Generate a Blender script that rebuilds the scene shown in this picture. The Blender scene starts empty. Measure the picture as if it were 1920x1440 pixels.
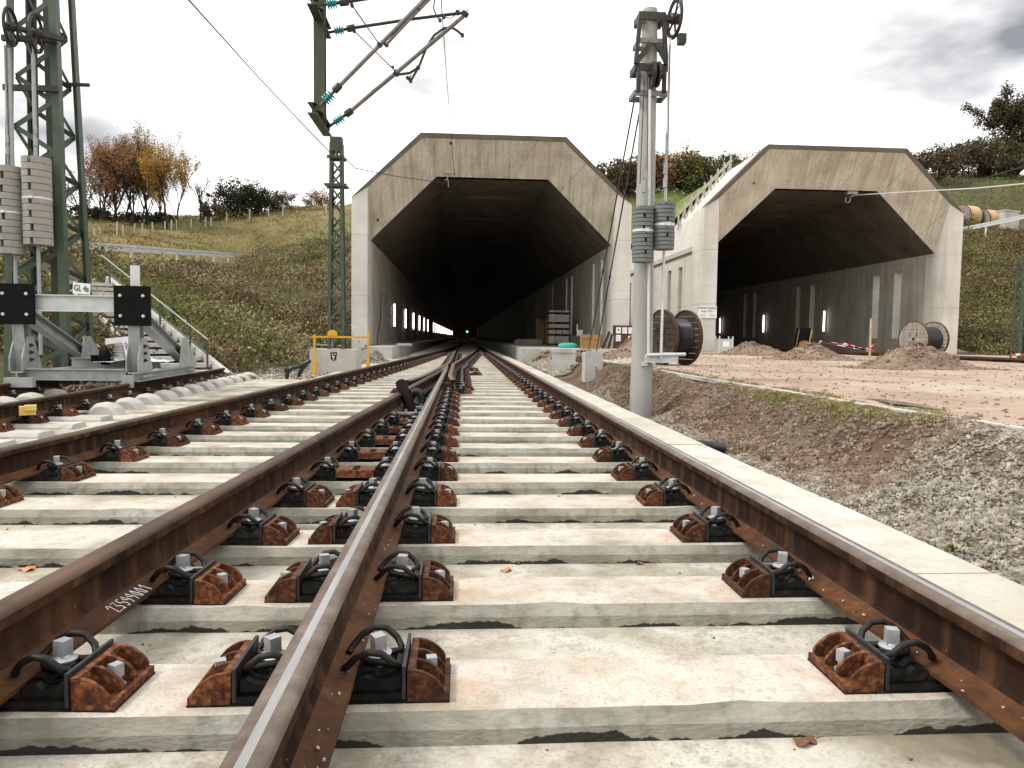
import bpy, bmesh, math, random
import numpy as np
from mathutils import Vector, Matrix

S = bpy.context.scene
COL = S.collection
random.seed(7)
RNG = np.random.default_rng(7)
R = math.radians

# ------------------------------------------------------------------ camera
F_PX, PITCH, YAW, ROLL, CAM_H = 1400.0, .06294, .06675, .01288, .8291
_F = np.array([math.sin(YAW) * math.cos(PITCH), math.cos(YAW) * math.cos(PITCH), -math.sin(PITCH)])
_r = np.array([math.cos(YAW), -math.sin(YAW), 0.0])
_u = np.cross(_r, _F)
_R = math.cos(ROLL) * _r + math.sin(ROLL) * _u
_U = math.cos(ROLL) * _u - math.sin(ROLL) * _r
cam_d = bpy.data.cameras.new('camera')
cam = bpy.data.objects.new('camera', cam_d)
COL.objects.link(cam)
cam_d.sensor_width = 36.0
cam_d.lens = F_PX / 1920 * 36
cam_d.clip_start = .05
cam_d.clip_end = 2000
cam.matrix_world = Matrix(((_R[0], _U[0], -_F[0], 0), (_R[1], _U[1], -_F[1], 0), (_R[2], _U[2], -_F[2], CAM_H), (0, 0, 0, 1)))
S.camera = cam


def at(px, py, Y):
    """the place that stands Y metres ahead and is seen in the direction px, py of the photograph"""
    d = _F + (px - 960) / F_PX * _R - (py - 720) / F_PX * _U
    t = Y / d[1]
    return Vector((t * d[0], Y, CAM_H + t * d[2]))


# ------------------------------------------------------------------ world, sun, exposure
W = bpy.data.worlds.new('World')
S.world = W
W.use_nodes = True
wn, wl = W.node_tree.nodes, W.node_tree.links
wn.clear()
wo = wn.new('ShaderNodeOutputWorld')
bg = wn.new('ShaderNodeBackground')
sky = wn.new('ShaderNodeTexSky')
sky.sky_type = 'NISHITA'
sky.sun_disc = False
SUN_EL, SUN_AZ = R(50), R(-100)            # azimuth from +Y towards +X: high on the left
sky.sun_elevation = SUN_EL
sky.sun_rotation = SUN_AZ
sky.air_density = 1.0
sky.dust_density = 3.0
tc = wn.new('ShaderNodeTexCoord')
mp = wn.new('ShaderNodeMapping')
mp.inputs['Scale'].default_value = (1.0, 1.0, 2.4)
mp.inputs['Location'].default_value = (-8.6017, -17.4616, 14.1577)
nz = wn.new('ShaderNodeTexNoise')
nz.inputs['Scale'].default_value = 2.6
nz.inputs['Detail'].default_value = 5
nz.inputs['Roughness'].default_value = .52
rp = wn.new('ShaderNodeValToRGB')
rp.color_ramp.elements[0].position = .30
rp.color_ramp.elements[0].color = (2.4, 2.45, 2.6, 1)
rp.color_ramp.elements[1].position = .53
rp.color_ramp.elements[1].color = (13.5, 13.5, 13.3, 1)
mx = wn.new('ShaderNodeMix')
mx.data_type = 'RGBA'
mx.inputs['Factor'].default_value = .93
wl.new(tc.outputs['Generated'], mp.inputs['Vector'])
wl.new(mp.outputs['Vector'], nz.inputs['Vector'])
wl.new(nz.outputs['Fac'], rp.inputs['Fac'])
wl.new(sky.outputs['Color'], mx.inputs['A'])
wl.new(rp.outputs['Color'], mx.inputs['B'])
wl.new(mx.outputs['Result'], bg.inputs['Color'])
bg.inputs['Strength'].default_value = .09
wl.new(bg.outputs['Background'], wo.inputs['Surface'])

sun_d = bpy.data.lights.new('sun', 'SUN')
sun_d.energy = 1.5
sun_d.angle = R(12)
sun_d.color = (1, .955, .89)
sun = bpy.data.objects.new('sun', sun_d)
COL.objects.link(sun)
_sd = Vector((math.sin(SUN_AZ) * math.cos(SUN_EL), math.cos(SUN_AZ) * math.cos(SUN_EL), math.sin(SUN_EL)))
sun.rotation_euler = (-_sd).to_track_quat('-Z', 'Y').to_euler()

S.view_settings.view_transform = 'Standard'
S.view_settings.look = 'None'
S.view_settings.exposure = 0.72
S.view_settings.gamma = 1.0
S.view_settings.use_curve_mapping = False
S.render.engine = 'CYCLES'
S.cycles.use_denoising = True
S.cycles.max_bounces = 6
S.cycles.diffuse_bounces = 3
S.cycles.glossy_bounces = 3
S.cycles.transparent_max_bounces = 8
S.cycles.caustics_reflective = False
S.cycles.caustics_refractive = False

# ------------------------------------------------------------------ materials
MATS = {}


def M(name, cols, scale=6, rough=.8, metal=0, bump=0, bscale=40, coord='world', stretch=(1, 1, 1), detail=6, lo=.3, hi=.7, spec=.4,
      streak=None, bdist=.01, rvar=0, spots=None, moss_shade=None, panels=None, rand=0, bands=None):
    """cols: 2-4 colours spread over a noise ramp. streak: (scale, stretch, colour, amount). spots: (scale, colour, size)."""
    m = bpy.data.materials.new(name)
    m.use_nodes = True
    n, l = m.node_tree.nodes, m.node_tree.links
    b = n['Principled BSDF']
    b.inputs['Metallic'].default_value = metal
    b.inputs['Roughness'].default_value = rough
    b.inputs['Specular IOR Level'].default_value = spec
    if coord == 'world':
        src = n.new('ShaderNodeNewGeometry').outputs['Position']
    else:
        t = n.new('ShaderNodeTexCoord')
        oi = n.new('ShaderNodeObjectInfo')
        va = n.new('ShaderNodeVectorMath')
        va.operation = 'MULTIPLY_ADD'
        va.inputs[1].default_value = (37, 53, 71)
        l.new(oi.outputs['Random'], va.inputs[0])
        l.new(t.outputs['Object'], va.inputs[2])
        src = va.outputs[0]
    mapn = n.new('ShaderNodeMapping')
    mapn.inputs['Scale'].default_value = stretch
    l.new(src, mapn.inputs['Vector'])
    no = n.new('ShaderNodeTexNoise')
    no.inputs['Scale'].default_value = scale
    no.inputs['Detail'].default_value = detail
    no.inputs['Roughness'].default_value = .6
    l.new(mapn.outputs['Vector'], no.inputs['Vector'])
    ra = n.new('ShaderNodeValToRGB')
    els = ra.color_ramp.elements
    k = len(cols)
    while len(els) < k:
        els.new(.5)
    for i, c in enumerate(cols):
        els[i].position = lo + (hi - lo) * i / max(1, k - 1)
        els[i].color = (*c, 1)
    l.new(no.outputs['Fac'], ra.inputs['Fac'])
    out = ra.outputs['Color']

    def mixin(fac, col):
        nonlocal out
        mi = n.new('ShaderNodeMix')
        mi.data_type = 'RGBA'
        l.new(fac, mi.inputs['Factor'])
        l.new(out, mi.inputs['A'])
        mi.inputs['B'].default_value = (*col, 1)
        out = mi.outputs['Result']

    def ranged(sock, a, c, d):
        mr = n.new('ShaderNodeMapRange')
        mr.inputs['From Min'].default_value = a
        mr.inputs['From Max'].default_value = c
        mr.inputs['To Max'].default_value = d
        l.new(sock, mr.inputs['Value'])
        return mr.outputs['Result']
    for st in ([streak] if streak and not isinstance(streak, list) else (streak or [])):
        ss, sv, sc, sa = st
        m2 = n.new('ShaderNodeMapping')
        m2.inputs['Scale'].default_value = sv
        l.new(src, m2.inputs['Vector'])
        n2 = n.new('ShaderNodeTexNoise')
        n2.inputs['Scale'].default_value = ss
        n2.inputs['Detail'].default_value = 4
        l.new(m2.outputs['Vector'], n2.inputs['Vector'])
        mixin(ranged(n2.outputs['Fac'], .48, .72, sa), sc)
    if spots:
        ps, pc, pz = spots
        vo = n.new('ShaderNodeTexVoronoi')
        vo.inputs['Scale'].default_value = ps
        l.new(src, vo.inputs['Vector'])
        mixin(ranged(vo.outputs['Distance'], pz, pz * .7, 1), pc)
    if moss_shade:                                  # moss and painted gap shadow along the foot: (z of the foot, height, colour)
        gz, gh, gc = moss_shade
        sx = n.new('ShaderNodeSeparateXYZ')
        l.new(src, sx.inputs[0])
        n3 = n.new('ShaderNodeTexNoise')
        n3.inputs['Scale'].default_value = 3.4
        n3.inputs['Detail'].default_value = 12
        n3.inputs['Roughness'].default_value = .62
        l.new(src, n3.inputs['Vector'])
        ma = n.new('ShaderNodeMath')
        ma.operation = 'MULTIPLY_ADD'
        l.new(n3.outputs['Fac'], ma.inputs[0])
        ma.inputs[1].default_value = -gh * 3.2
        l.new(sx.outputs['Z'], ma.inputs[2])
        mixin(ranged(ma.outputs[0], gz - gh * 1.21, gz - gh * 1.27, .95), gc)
    if panels:                                 # formwork joints: (panel width, panel height, colour, amount) on the x-z face
        sp = n.new('ShaderNodeSeparateXYZ')
        l.new(src, sp.inputs[0])
        ad = n.new('ShaderNodeMath')
        l.new(sp.outputs['X'], ad.inputs[0])
        l.new(sp.outputs['Y'], ad.inputs[1])
        cb = n.new('ShaderNodeCombineXYZ')
        l.new(ad.outputs[0], cb.inputs[0])
        l.new(sp.outputs['Z'], cb.inputs[1])
        br = n.new('ShaderNodeTexBrick')
        br.offset = 0
        br.inputs['Scale'].default_value = 1
        br.inputs['Brick Width'].default_value = panels[0]
        br.inputs['Row Height'].default_value = panels[1]
        br.inputs['Mortar Size'].default_value = .016
        br.inputs['Mortar Smooth'].default_value = .6
        l.new(cb.outputs[0], br.inputs['Vector'])
        mixin(ranged(br.outputs['Fac'], 0, 1, panels[3]), panels[2])
    for bx, bw, bc, ba in (bands or []):       # rust washed off the plates beside the rails: (x, half width, colour, amount)
        sp = n.new('ShaderNodeSeparateXYZ')
        l.new(src, sp.inputs[0])
        d1 = n.new('ShaderNodeMath')
        d1.operation = 'SUBTRACT'
        d1.inputs[1].default_value = bx
        l.new(sp.outputs['X'], d1.inputs[0])
        d2 = n.new('ShaderNodeMath')
        d2.operation = 'ABSOLUTE'
        l.new(d1.outputs[0], d2.inputs[0])
        n5 = n.new('ShaderNodeTexNoise')
        n5.inputs['Scale'].default_value = 9
        n5.inputs['Detail'].default_value = 6
        l.new(src, n5.inputs['Vector'])
        d3 = n.new('ShaderNodeMath')
        d3.operation = 'MULTIPLY'
        l.new(ranged(d2.outputs[0], bw, 0, 1), d3.inputs[0])
        l.new(ranged(n5.outputs['Fac'], .38, .66, ba), d3.inputs[1])
        mixin(d3.outputs[0], bc)
    if rand and coord == 'obj':                # every copy a little lighter or darker
        hs_ = n.new('ShaderNodeHueSaturation')
        l.new(out, hs_.inputs['Color'])
        mr = n.new('ShaderNodeMapRange')
        mr.inputs['To Min'].default_value = 1 - rand
        mr.inputs['To Max'].default_value = 1 + rand
        l.new(oi.outputs['Random'], mr.inputs['Value'])
        l.new(mr.outputs['Result'], hs_.inputs['Value'])
        out = hs_.outputs['Color']
    l.new(out, b.inputs['Base Color'])
    if rvar:
        mr = n.new('ShaderNodeMapRange')
        mr.inputs['To Min'].default_value = max(0.02, rough - rvar)
        mr.inputs['To Max'].default_value = min(1, rough + rvar)
        l.new(no.outputs['Fac'], mr.inputs['Value'])
        l.new(mr.outputs['Result'], b.inputs['Roughness'])
    if bump:
        nb = n.new('ShaderNodeTexNoise')
        nb.inputs['Scale'].default_value = bscale
        nb.inputs['Detail'].default_value = 5
        l.new(mapn.outputs['Vector'], nb.inputs['Vector'])
        bu = n.new('ShaderNodeBump')
        bu.inputs['Strength'].default_value = bump
        bu.inputs['Distance'].default_value = bdist
        l.new(nb.outputs['Fac'], bu.inputs['Height'])
        l.new(bu.outputs['Normal'], b.inputs['Normal'])
    MATS[name] = m
    return m


def emit(name, col, strength):
    m = bpy.data.materials.new(name)
    m.use_nodes = True
    b = m.node_tree.nodes['Principled BSDF']
    b.inputs['Base Color'].default_value = (*col, 1)
    b.inputs['Emission Color'].default_value = (*col, 1)
    b.inputs['Emission Strength'].default_value = strength
    MATS[name] = m
    return m


M('slab', [(.17, .145, .09), (.36, .325, .25), (.54, .505, .44), (.45, .42, .355)], 2.1, .85, bump=.35, bscale=70, lo=.30, hi=.66, detail=10,
  streak=[(1.3, (1, 1.6, 1), (.15, .13, .07), .85), (26, (1, 1, 1), (.24, .21, .15), .65), (90, (1, 1, 1), (.18, .15, .11), .55), (5, (1, 1, 1), (.58, .545, .48), .6)], spots=(9, (.10, .08, .05), .05))
M('edge_concrete', [(.42, .39, .335), (.53, .50, .44), (.60, .57, .51)], 2.0, .84, bump=.3, bscale=80, lo=.3, hi=.68, detail=10, streak=[(1.2, (1, .6, 1), (.33, .29, .21), .75), (6, (1, 1, 1), (.40, .36, .28), .55), (40, (1, 1, 1), (.38, .35, .29), .5)], spots=(6, (.25, .22, .17), .04))
M('sleeper', [(.26, .225, .165), (.46, .41, .34), (.58, .535, .47), (.49, .445, .375)], 2.6, .82, bump=.3, bscale=90, lo=.3, hi=.68, detail=10,
  streak=[(1.6, (1, 2.5, 1), (.26, .22, .14), .8), (30, (1, 1, 1), (.30, .27, .21), .6), (3.2, (.6, 1, 1), (.55, .42, .31), .4), (7, (1, 1, 1), (.62, .585, .52), .6), (110, (1, 1, 1), (.22, .19, .15), .5)], spots=(14, (.2, .17, .12), .04), bands=[(.01, .10, (.40, .20, .09), .55), (.87, .10, (.40, .20, .09), .55), (-.62, .08, (.36, .2, .1), .4)])
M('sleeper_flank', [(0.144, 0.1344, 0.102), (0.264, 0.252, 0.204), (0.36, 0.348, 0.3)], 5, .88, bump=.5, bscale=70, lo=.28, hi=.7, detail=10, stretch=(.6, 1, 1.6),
  streak=[(24, (1, 1, .25), (.11, .105, .075), .6), (3, (1, 1, 1), (.38, .355, .29), .5)], moss_shade=(-.075, .048, (.012, .012, .007)))
M('sleeper_far', [(.38, .36, .31), (.53, .51, .46)], 3.0, .85)
M('portal', [(0.414, 0.368, 0.276), (0.575, 0.5232, 0.414), (0.69, 0.6382, 0.5232)], .9, .85, bump=.3, bscale=12, lo=.3, hi=.7,
  streak=[(3.4, (1.5, .05, .09), (.24, .205, .14), .6), (11, (1.5, .05, .06), (.27, .235, .17), .5), (1.3, (1, 1, 1), (.58, .53, .43), .5), (18, (1, 1, 1), (.2, .18, .14), .5)], spots=(.8, (.085, .07, .05), .065), panels=(2.0, 50, (.17, .145, .10), .55))
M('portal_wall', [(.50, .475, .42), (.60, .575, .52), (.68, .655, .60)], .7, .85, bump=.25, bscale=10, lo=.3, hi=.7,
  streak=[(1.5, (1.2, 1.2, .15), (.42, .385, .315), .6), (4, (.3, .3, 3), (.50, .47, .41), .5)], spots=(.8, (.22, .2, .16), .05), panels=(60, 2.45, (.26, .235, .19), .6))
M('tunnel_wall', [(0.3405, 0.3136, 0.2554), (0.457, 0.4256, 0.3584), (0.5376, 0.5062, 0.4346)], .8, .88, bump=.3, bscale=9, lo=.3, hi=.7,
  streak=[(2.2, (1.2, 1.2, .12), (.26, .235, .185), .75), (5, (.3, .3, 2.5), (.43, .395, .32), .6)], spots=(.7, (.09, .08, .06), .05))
M('coping', [(0.068, 0.0576, 0.04), (0.12, 0.104, 0.076)], 1.2, .8, bump=.2, bscale=20, streak=(4, (1.5, 1.5, .3), (.11, .095, .07), .8))
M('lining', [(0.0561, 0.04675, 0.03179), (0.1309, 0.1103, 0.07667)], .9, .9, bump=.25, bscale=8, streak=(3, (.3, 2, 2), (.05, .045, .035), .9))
M('rust', [(0.0078, 0.0036, 0.0024), (0.018, 0.0078, 0.0042), (0.0372, 0.0162, 0.0072)], 9, .75, 0, bump=.45, bscale=180, coord='world', lo=.28, hi=.72, bdist=.002, detail=9, spec=.12,
  streak=[(4, (1, .3, 1), (.10, .041, .016), .65), (45, (1, 1, 1), (.018, .009, .006), .75), (12, (1, .2, 1), (.02, .010, .006), .6), (14, (1, 1, .08), (.14, .07, .035), .45)], spots=(17, (.42, .34, .26), .03))
M('rust_foot', [(0.036, 0.0136, 0.0056), (0.088, 0.0336, 0.0112), (0.16, 0.064, 0.0216)], 8, .72, .05, bump=.5, bscale=170, lo=.28, hi=.72, bdist=.002, detail=9, spec=.25,
  streak=[(3, (1, .25, 1), (.05, .022, .011), .85), (40, (1, 1, 1), (.03, .014, .008), .6)], spots=(15, (.5, .42, .34), .03))
M('rail_head', [(0.0936, 0.06624, 0.04896), (0.1512, 0.1152, 0.09), (0.2088, 0.1692, 0.1368)], 14, .55, .25, bump=.2, bscale=220, bdist=.001, lo=.3, hi=.7, rvar=.12,
  streak=[(16, (1, .3, 1), (.085, .05, .032), .7)])
M('rail_new', [(0.03575, 0.0208, 0.013), (0.0715, 0.0416, 0.0247)], 12, .55, 0, spec=.25, bump=.15, bscale=200, bdist=.001, streak=[(9, (1, .2, 1), (.16, .085, .05), .6)])
M('shine', [(.36, .355, .35), (.52, .52, .52)], 20, .40, .85, stretch=(1, .15, 1), rvar=.08)
M('shoulder', [(0.02184, 0.00672, 0.00336), (0.0714, 0.021, 0.00756), (0.1596, 0.04872, 0.01428)], 34, .7, .05, bump=.8, bscale=190, coord='obj', lo=.3, hi=.7, bdist=.003, detail=9, spec=.3,
  streak=[(13, (1, 1, 1), (.028, .011, .007), .85), (60, (1, 1, 1), (.36, .14, .042), .55)], rand=.45)
M('black_plastic', [(.004, .004, .004), (.009, .009, .009)], 30, .42, 0, bump=.3, bscale=90, coord='obj', bdist=.003, spec=.25, rand=.5, streak=[(26, (1, 1, 1), (.06, .052, .042), .5)])
M('clip_steel', [(.007, .0065, .006), (.022, .018, .014)], 50, .5, .1, spec=.3, bump=.4, bscale=200, coord='obj', bdist=.001)
M('strip_steel', [(.022, .021, .021), (.05, .048, .048)], 30, .55, .3, coord='obj')
M('zinc', [(0.324, 0.333, 0.342), (0.468, 0.477, 0.495)], 40, .48, .55, bump=.3, bscale=150, coord='obj', bdist=.001)
M('galv', [(0.246, 0.2624, 0.2501), (0.328, 0.3444, 0.3321), (0.3772, 0.3936, 0.3813)], 6, .55, .25, coord='obj', bump=.1, bscale=60, streak=[(8, (1, 1, 1), (.24, .25, .235), .5)])
M('galv_white', [(.50, .52, .52), (.62, .64, .63)], 9, .5, .2, coord='obj')
M('green_paint', [(0.04216, 0.05984, 0.0408), (0.06256, 0.08296, 0.05576), (0.0816, 0.102, 0.068)], 4, .5, .1, coord='obj', bump=.08, bscale=50, streak=[(12, (1, 1, .3), (.07, .095, .065), .5)])
M('olive_paint', [(0.0385, 0.0455, 0.0294), (0.063, 0.07, 0.0462)], 5, .5, .2, coord='obj')
M('dark_steel', [(0.03, 0.027, 0.024), (0.06, 0.0552, 0.0492)], 12, .5, .4, coord='obj')
M('tube_alu', [(0.136, 0.124, 0.112), (0.216, 0.2, 0.188)], 9, .45, .55, coord='obj')
M('teal', [(.0, .22, .24), (.01, .34, .36)], 8, .22, 0, coord='obj', spec=.6)
M('weight_grey', [(0.124, 0.14, 0.132), (0.172, 0.188, 0.18)], 12, .75, 0, coord='obj', bump=.3, bscale=70, streak=[(20, (1, 1, .2), (.12, .135, .13), .6)])
M('weight_beige', [(0.2624, 0.246, 0.2173), (0.3444, 0.3239, 0.287)], 12, .8, 0, coord='obj', bump=.3, bscale=70, streak=[(14, (1, 1, .2), (.24, .22, .19), .5)])
M('pole_concrete', [(0.289, 0.2848, 0.2635), (0.374, 0.3655, 0.34)], 3, .75, 0, coord='world', stretch=(1, 1, .3), bump=.15, bscale=60, streak=[(7, (1, 1, .15), (.27, .26, .23), .6)])
M('block_concrete', [(.40, .39, .355), (.53, .51, .47)], 3, .85, bump=.3, bscale=40, streak=[(3, (1, 1, .3), (.30, .285, .25), .6)], spots=(4, (.25, .23, .2), .05))
M('wood_grey', [(.20, .175, .145), (.34, .305, .26)], 5, .85, coord='obj', stretch=(3, 3, .6), bump=.4, bscale=25, streak=[(9, (1, 1, .2), (.10, .085, .07), .8)])
M('wood_dark', [(.014, .010, .007), (.045, .031, .02)], 6, .8, coord='obj', stretch=(3, 3, .6), bump=.4, bscale=25, streak=[(9, (1, 1, .3), (.11, .075, .045), .5)])
M('wood_pale', [(.44, .29, .16), (.60, .43, .26)], 5, .8, coord='obj', stretch=(1, 4, 4), bump=.3, bscale=25, streak=[(6, (1, 3, 3), (.28, .17, .09), .6)])
M('wood_crate', [(.26, .135, .05), (.40, .23, .09)], 5, .8, coord='obj', stretch=(.6, 4, 4), bump=.4, bscale=20, streak=[(6, (.6, 3, 3), (.12, .06, .025), .7)])
M('rim_steel', [(0.036, 0.0144, 0.0088), (0.088, 0.036, 0.0216)], 10, .6, .3, coord='obj')
M('cable_black', [(.010, .010, .011), (.026, .025, .026)], 25, .3, 0, coord='obj')
M('wire', [(0.06, 0.057, 0.054), (0.096, 0.09, 0.084)], 20, .5, .5)
M('wire_black', [(.012, .012, .012), (.03, .028, .026)], 20, .5, .2)
M('wire_white', [(.58, .57, .54), (.68, .67, .64)], 20, .5, .2)
M('yellow_paint', [(.62, .31, .012), (.74, .40, .025)], 9, .45, 0, coord='obj', streak=[(18, (1, 1, 1), (.40, .22, .03), .5)])
M('yellow_block', [(.62, .42, .10), (.74, .54, .18)], 9, .6, 0, coord='obj')
M('white_paint', [(.74, .74, .73), (.82, .82, .81)], 9, .5, 0, coord='obj')
M('white_sheet', [(.66, .67, .70), (.80, .81, .83)], 6, .35, 0, coord='obj')
M('sign_white', [(.78, .78, .78), (.82, .82, .82)], 5, .4, 0, coord='obj')
M('sign_black', [(.004, .004, .004), (.008, .008, .008)], 5, .8, 0, coord='obj', spec=.12)
M('sign_blue', [(.03, .10, .32), (.05, .14, .40)], 5, .5, 0, coord='obj')
M('sign_red', [(.55, .03, .03), (.65, .05, .05)], 5, .5, 0, coord='obj')
M('board_brown', [(.055, .022, .018), (.085, .034, .026)], 5, .6, 0, coord='obj')
M('grey_bin', [(.40, .44, .42), (.50, .54, .52)], 5, .5, 0, coord='obj')
M('turquoise', [(.02, .30, .28), (.05, .42, .38)], 8, .5, 0, coord='obj')
M('leaf_dead', [(.10, .05, .022), (.20, .10, .045)], 30, .8, 0, coord='obj')
M('leaf_orange', [(.42, .17, .06), (.60, .28, .12)], 30, .7, 0, coord='obj')
M('leaf_yellow', [(.55, .55, .12), (.65, .62, .22)], 30, .7, 0, coord='obj')
M('pinkpaint', [(.65, .18, .20), (.74, .30, .30)], 60, .7, 0)
M('handwriting', [(.78, .77, .74), (.85, .84, .82)], 60, .7, 0)
M('dirt', [(0.2326, 0.1576, 0.1104), (0.3488, 0.2478, 0.1812), (0.4264, 0.3154, 0.2432)], .9, .95, bump=.5, bscale=14, lo=.28, hi=.7, bdist=.03,
  streak=[(.35, (1, .5, 1), (.50, .455, .39), .8), (6, (1, 1, 1), (.26, .185, .125), .6)], spots=(7, (.48, .43, .37), .12))
M('bank', [(0.04427, 0.02576, 0.01449), (0.0966, 0.05876, 0.03381), (0.1771, 0.1207, 0.0805)], 1.6, .95, bump=.7, bscale=22, lo=.3, hi=.68, bdist=.03,
  streak=[(.6, (1, 1, 1), (.25, .215, .17), .6), (8, (1, 1, 1), (.05, .03, .018), .7)], spots=(16, (.40, .36, .30), .16))
M('stone', [(0.07182, 0.06188, 0.04862), (0.2431, 0.2155, 0.1713), (0.5083, 0.4641, 0.3867)], 16, .85, lo=.25, hi=.72, bump=.3, bscale=60)
M('stone_brown', [(0.0975, 0.06, 0.0375), (0.1875, 0.1275, 0.08625), (0.315, 0.2625, 0.21)], 9, .9, lo=.25, hi=.72, bump=.3, bscale=60)
M('mound', [(0.12, 0.076, 0.048), (0.2, 0.14, 0.096), (0.264, 0.208, 0.16)], 3, .95, bump=.8, bscale=16, bdist=.04, spots=(9, (.45, .40, .34), .16))
M('hill', [(0.02975, 0.02295, 0.01105), (0.06375, 0.0476, 0.0221), (0.102, 0.0782, 0.0357), (0.0595, 0.0663, 0.0204)], .16, .95, lo=.3, hi=.7, detail=9, bump=.8, bscale=3, bdist=.15,
  streak=[(1.3, (1, 1, 1), (.045, .036, .016), .8), (.5, (1, 1, 1), (.075, .095, .024), .8)])
M('hill_green', [(0.068, 0.09775, 0.017), (0.119, 0.1573, 0.02975), (0.1785, 0.1742, 0.04675)], .25, .95, lo=.3, hi=.7, detail=8, bump=.8, bscale=3, bdist=.15,
  streak=[(1.1, (1, 1, 1), (.11, .085, .03), .7)])
M('weed', [(0.09677, 0.06603, 0.03416), (0.2277, 0.1651, 0.0888), (0.3871, 0.3017, 0.1707), (0.1822, 0.1822, 0.05693)], 3.0, .95, lo=.28, hi=.72, detail=10,
  streak=[(.09, (1, 1, 1), (.34, .27, .15), .65), (.13, (1, 1, 1), (.17, .205, .05), .85), (.5, (1, 1, 1), (.07, .047, .028), .6), (9, (1, 1, 1), (.36, .29, .18), .6)])
M('meadow', [(0.0765, 0.0675, 0.0198), (0.1305, 0.1035, 0.0324), (0.18, 0.1395, 0.0495), (0.081, 0.0945, 0.0216)], .35, .95, lo=.3, hi=.7, detail=8,
  streak=[(.12, (1, 1, 1), (.105, .14, .03), .95), (1.6, (1, 1, 1), (.12, .09, .035), .7), (.05, (1, 1, 1), (.22, .15, .05), .6)])
M('grass', [(.10, .12, .02), (.20, .22, .04), (.30, .29, .08)], 2.5, .9, lo=.3, hi=.7)
M('bark', [(.018, .014, .010), (.045, .035, .025)], 4, .95, coord='world')
M('leaf_rust', [(0.22, 0.0935, 0.0385), (0.374, 0.1815, 0.0825), (0.484, 0.275, 0.143)], 2, .9, lo=.3, hi=.7)
M('leaf_mustard', [(0.286, 0.165, 0.0165), (0.462, 0.297, 0.033), (0.55, 0.385, 0.066)], 2, .9, lo=.3, hi=.7)
M('leaf_brown', [(.05, .034, .017), (.12, .08, .038), (.20, .13, .062)], 2, .9, lo=.3, hi=.7)
M('leaf_dark', [(0.0144, 0.0176, 0.0064), (0.0336, 0.0384, 0.0128), (0.068, 0.056, 0.0192)], .7, .9, lo=.3, hi=.7)
M('leaf_green', [(.05, .075, .012), (.095, .13, .022), (.15, .17, .035)], 2, .9, lo=.3, hi=.7)
M('leaf_pink', [(.24, .13, .075), (.34, .20, .12)], .6, .9, lo=.3, hi=.7)
M('post_pale', [(.36, .33, .27), (.46, .43, .36)], 9, .8, coord='obj')
M('puddle', [(.22, .18, .14), (.28, .23, .18)], 2, .12, 0, spec=.5)
emit('tube_light', (1.0, .90, .87), 6)
emit('lamp_green', (.1, 1.0, .25), 6)
emit('lamp_white', (1, .95, .85), 5)


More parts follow.
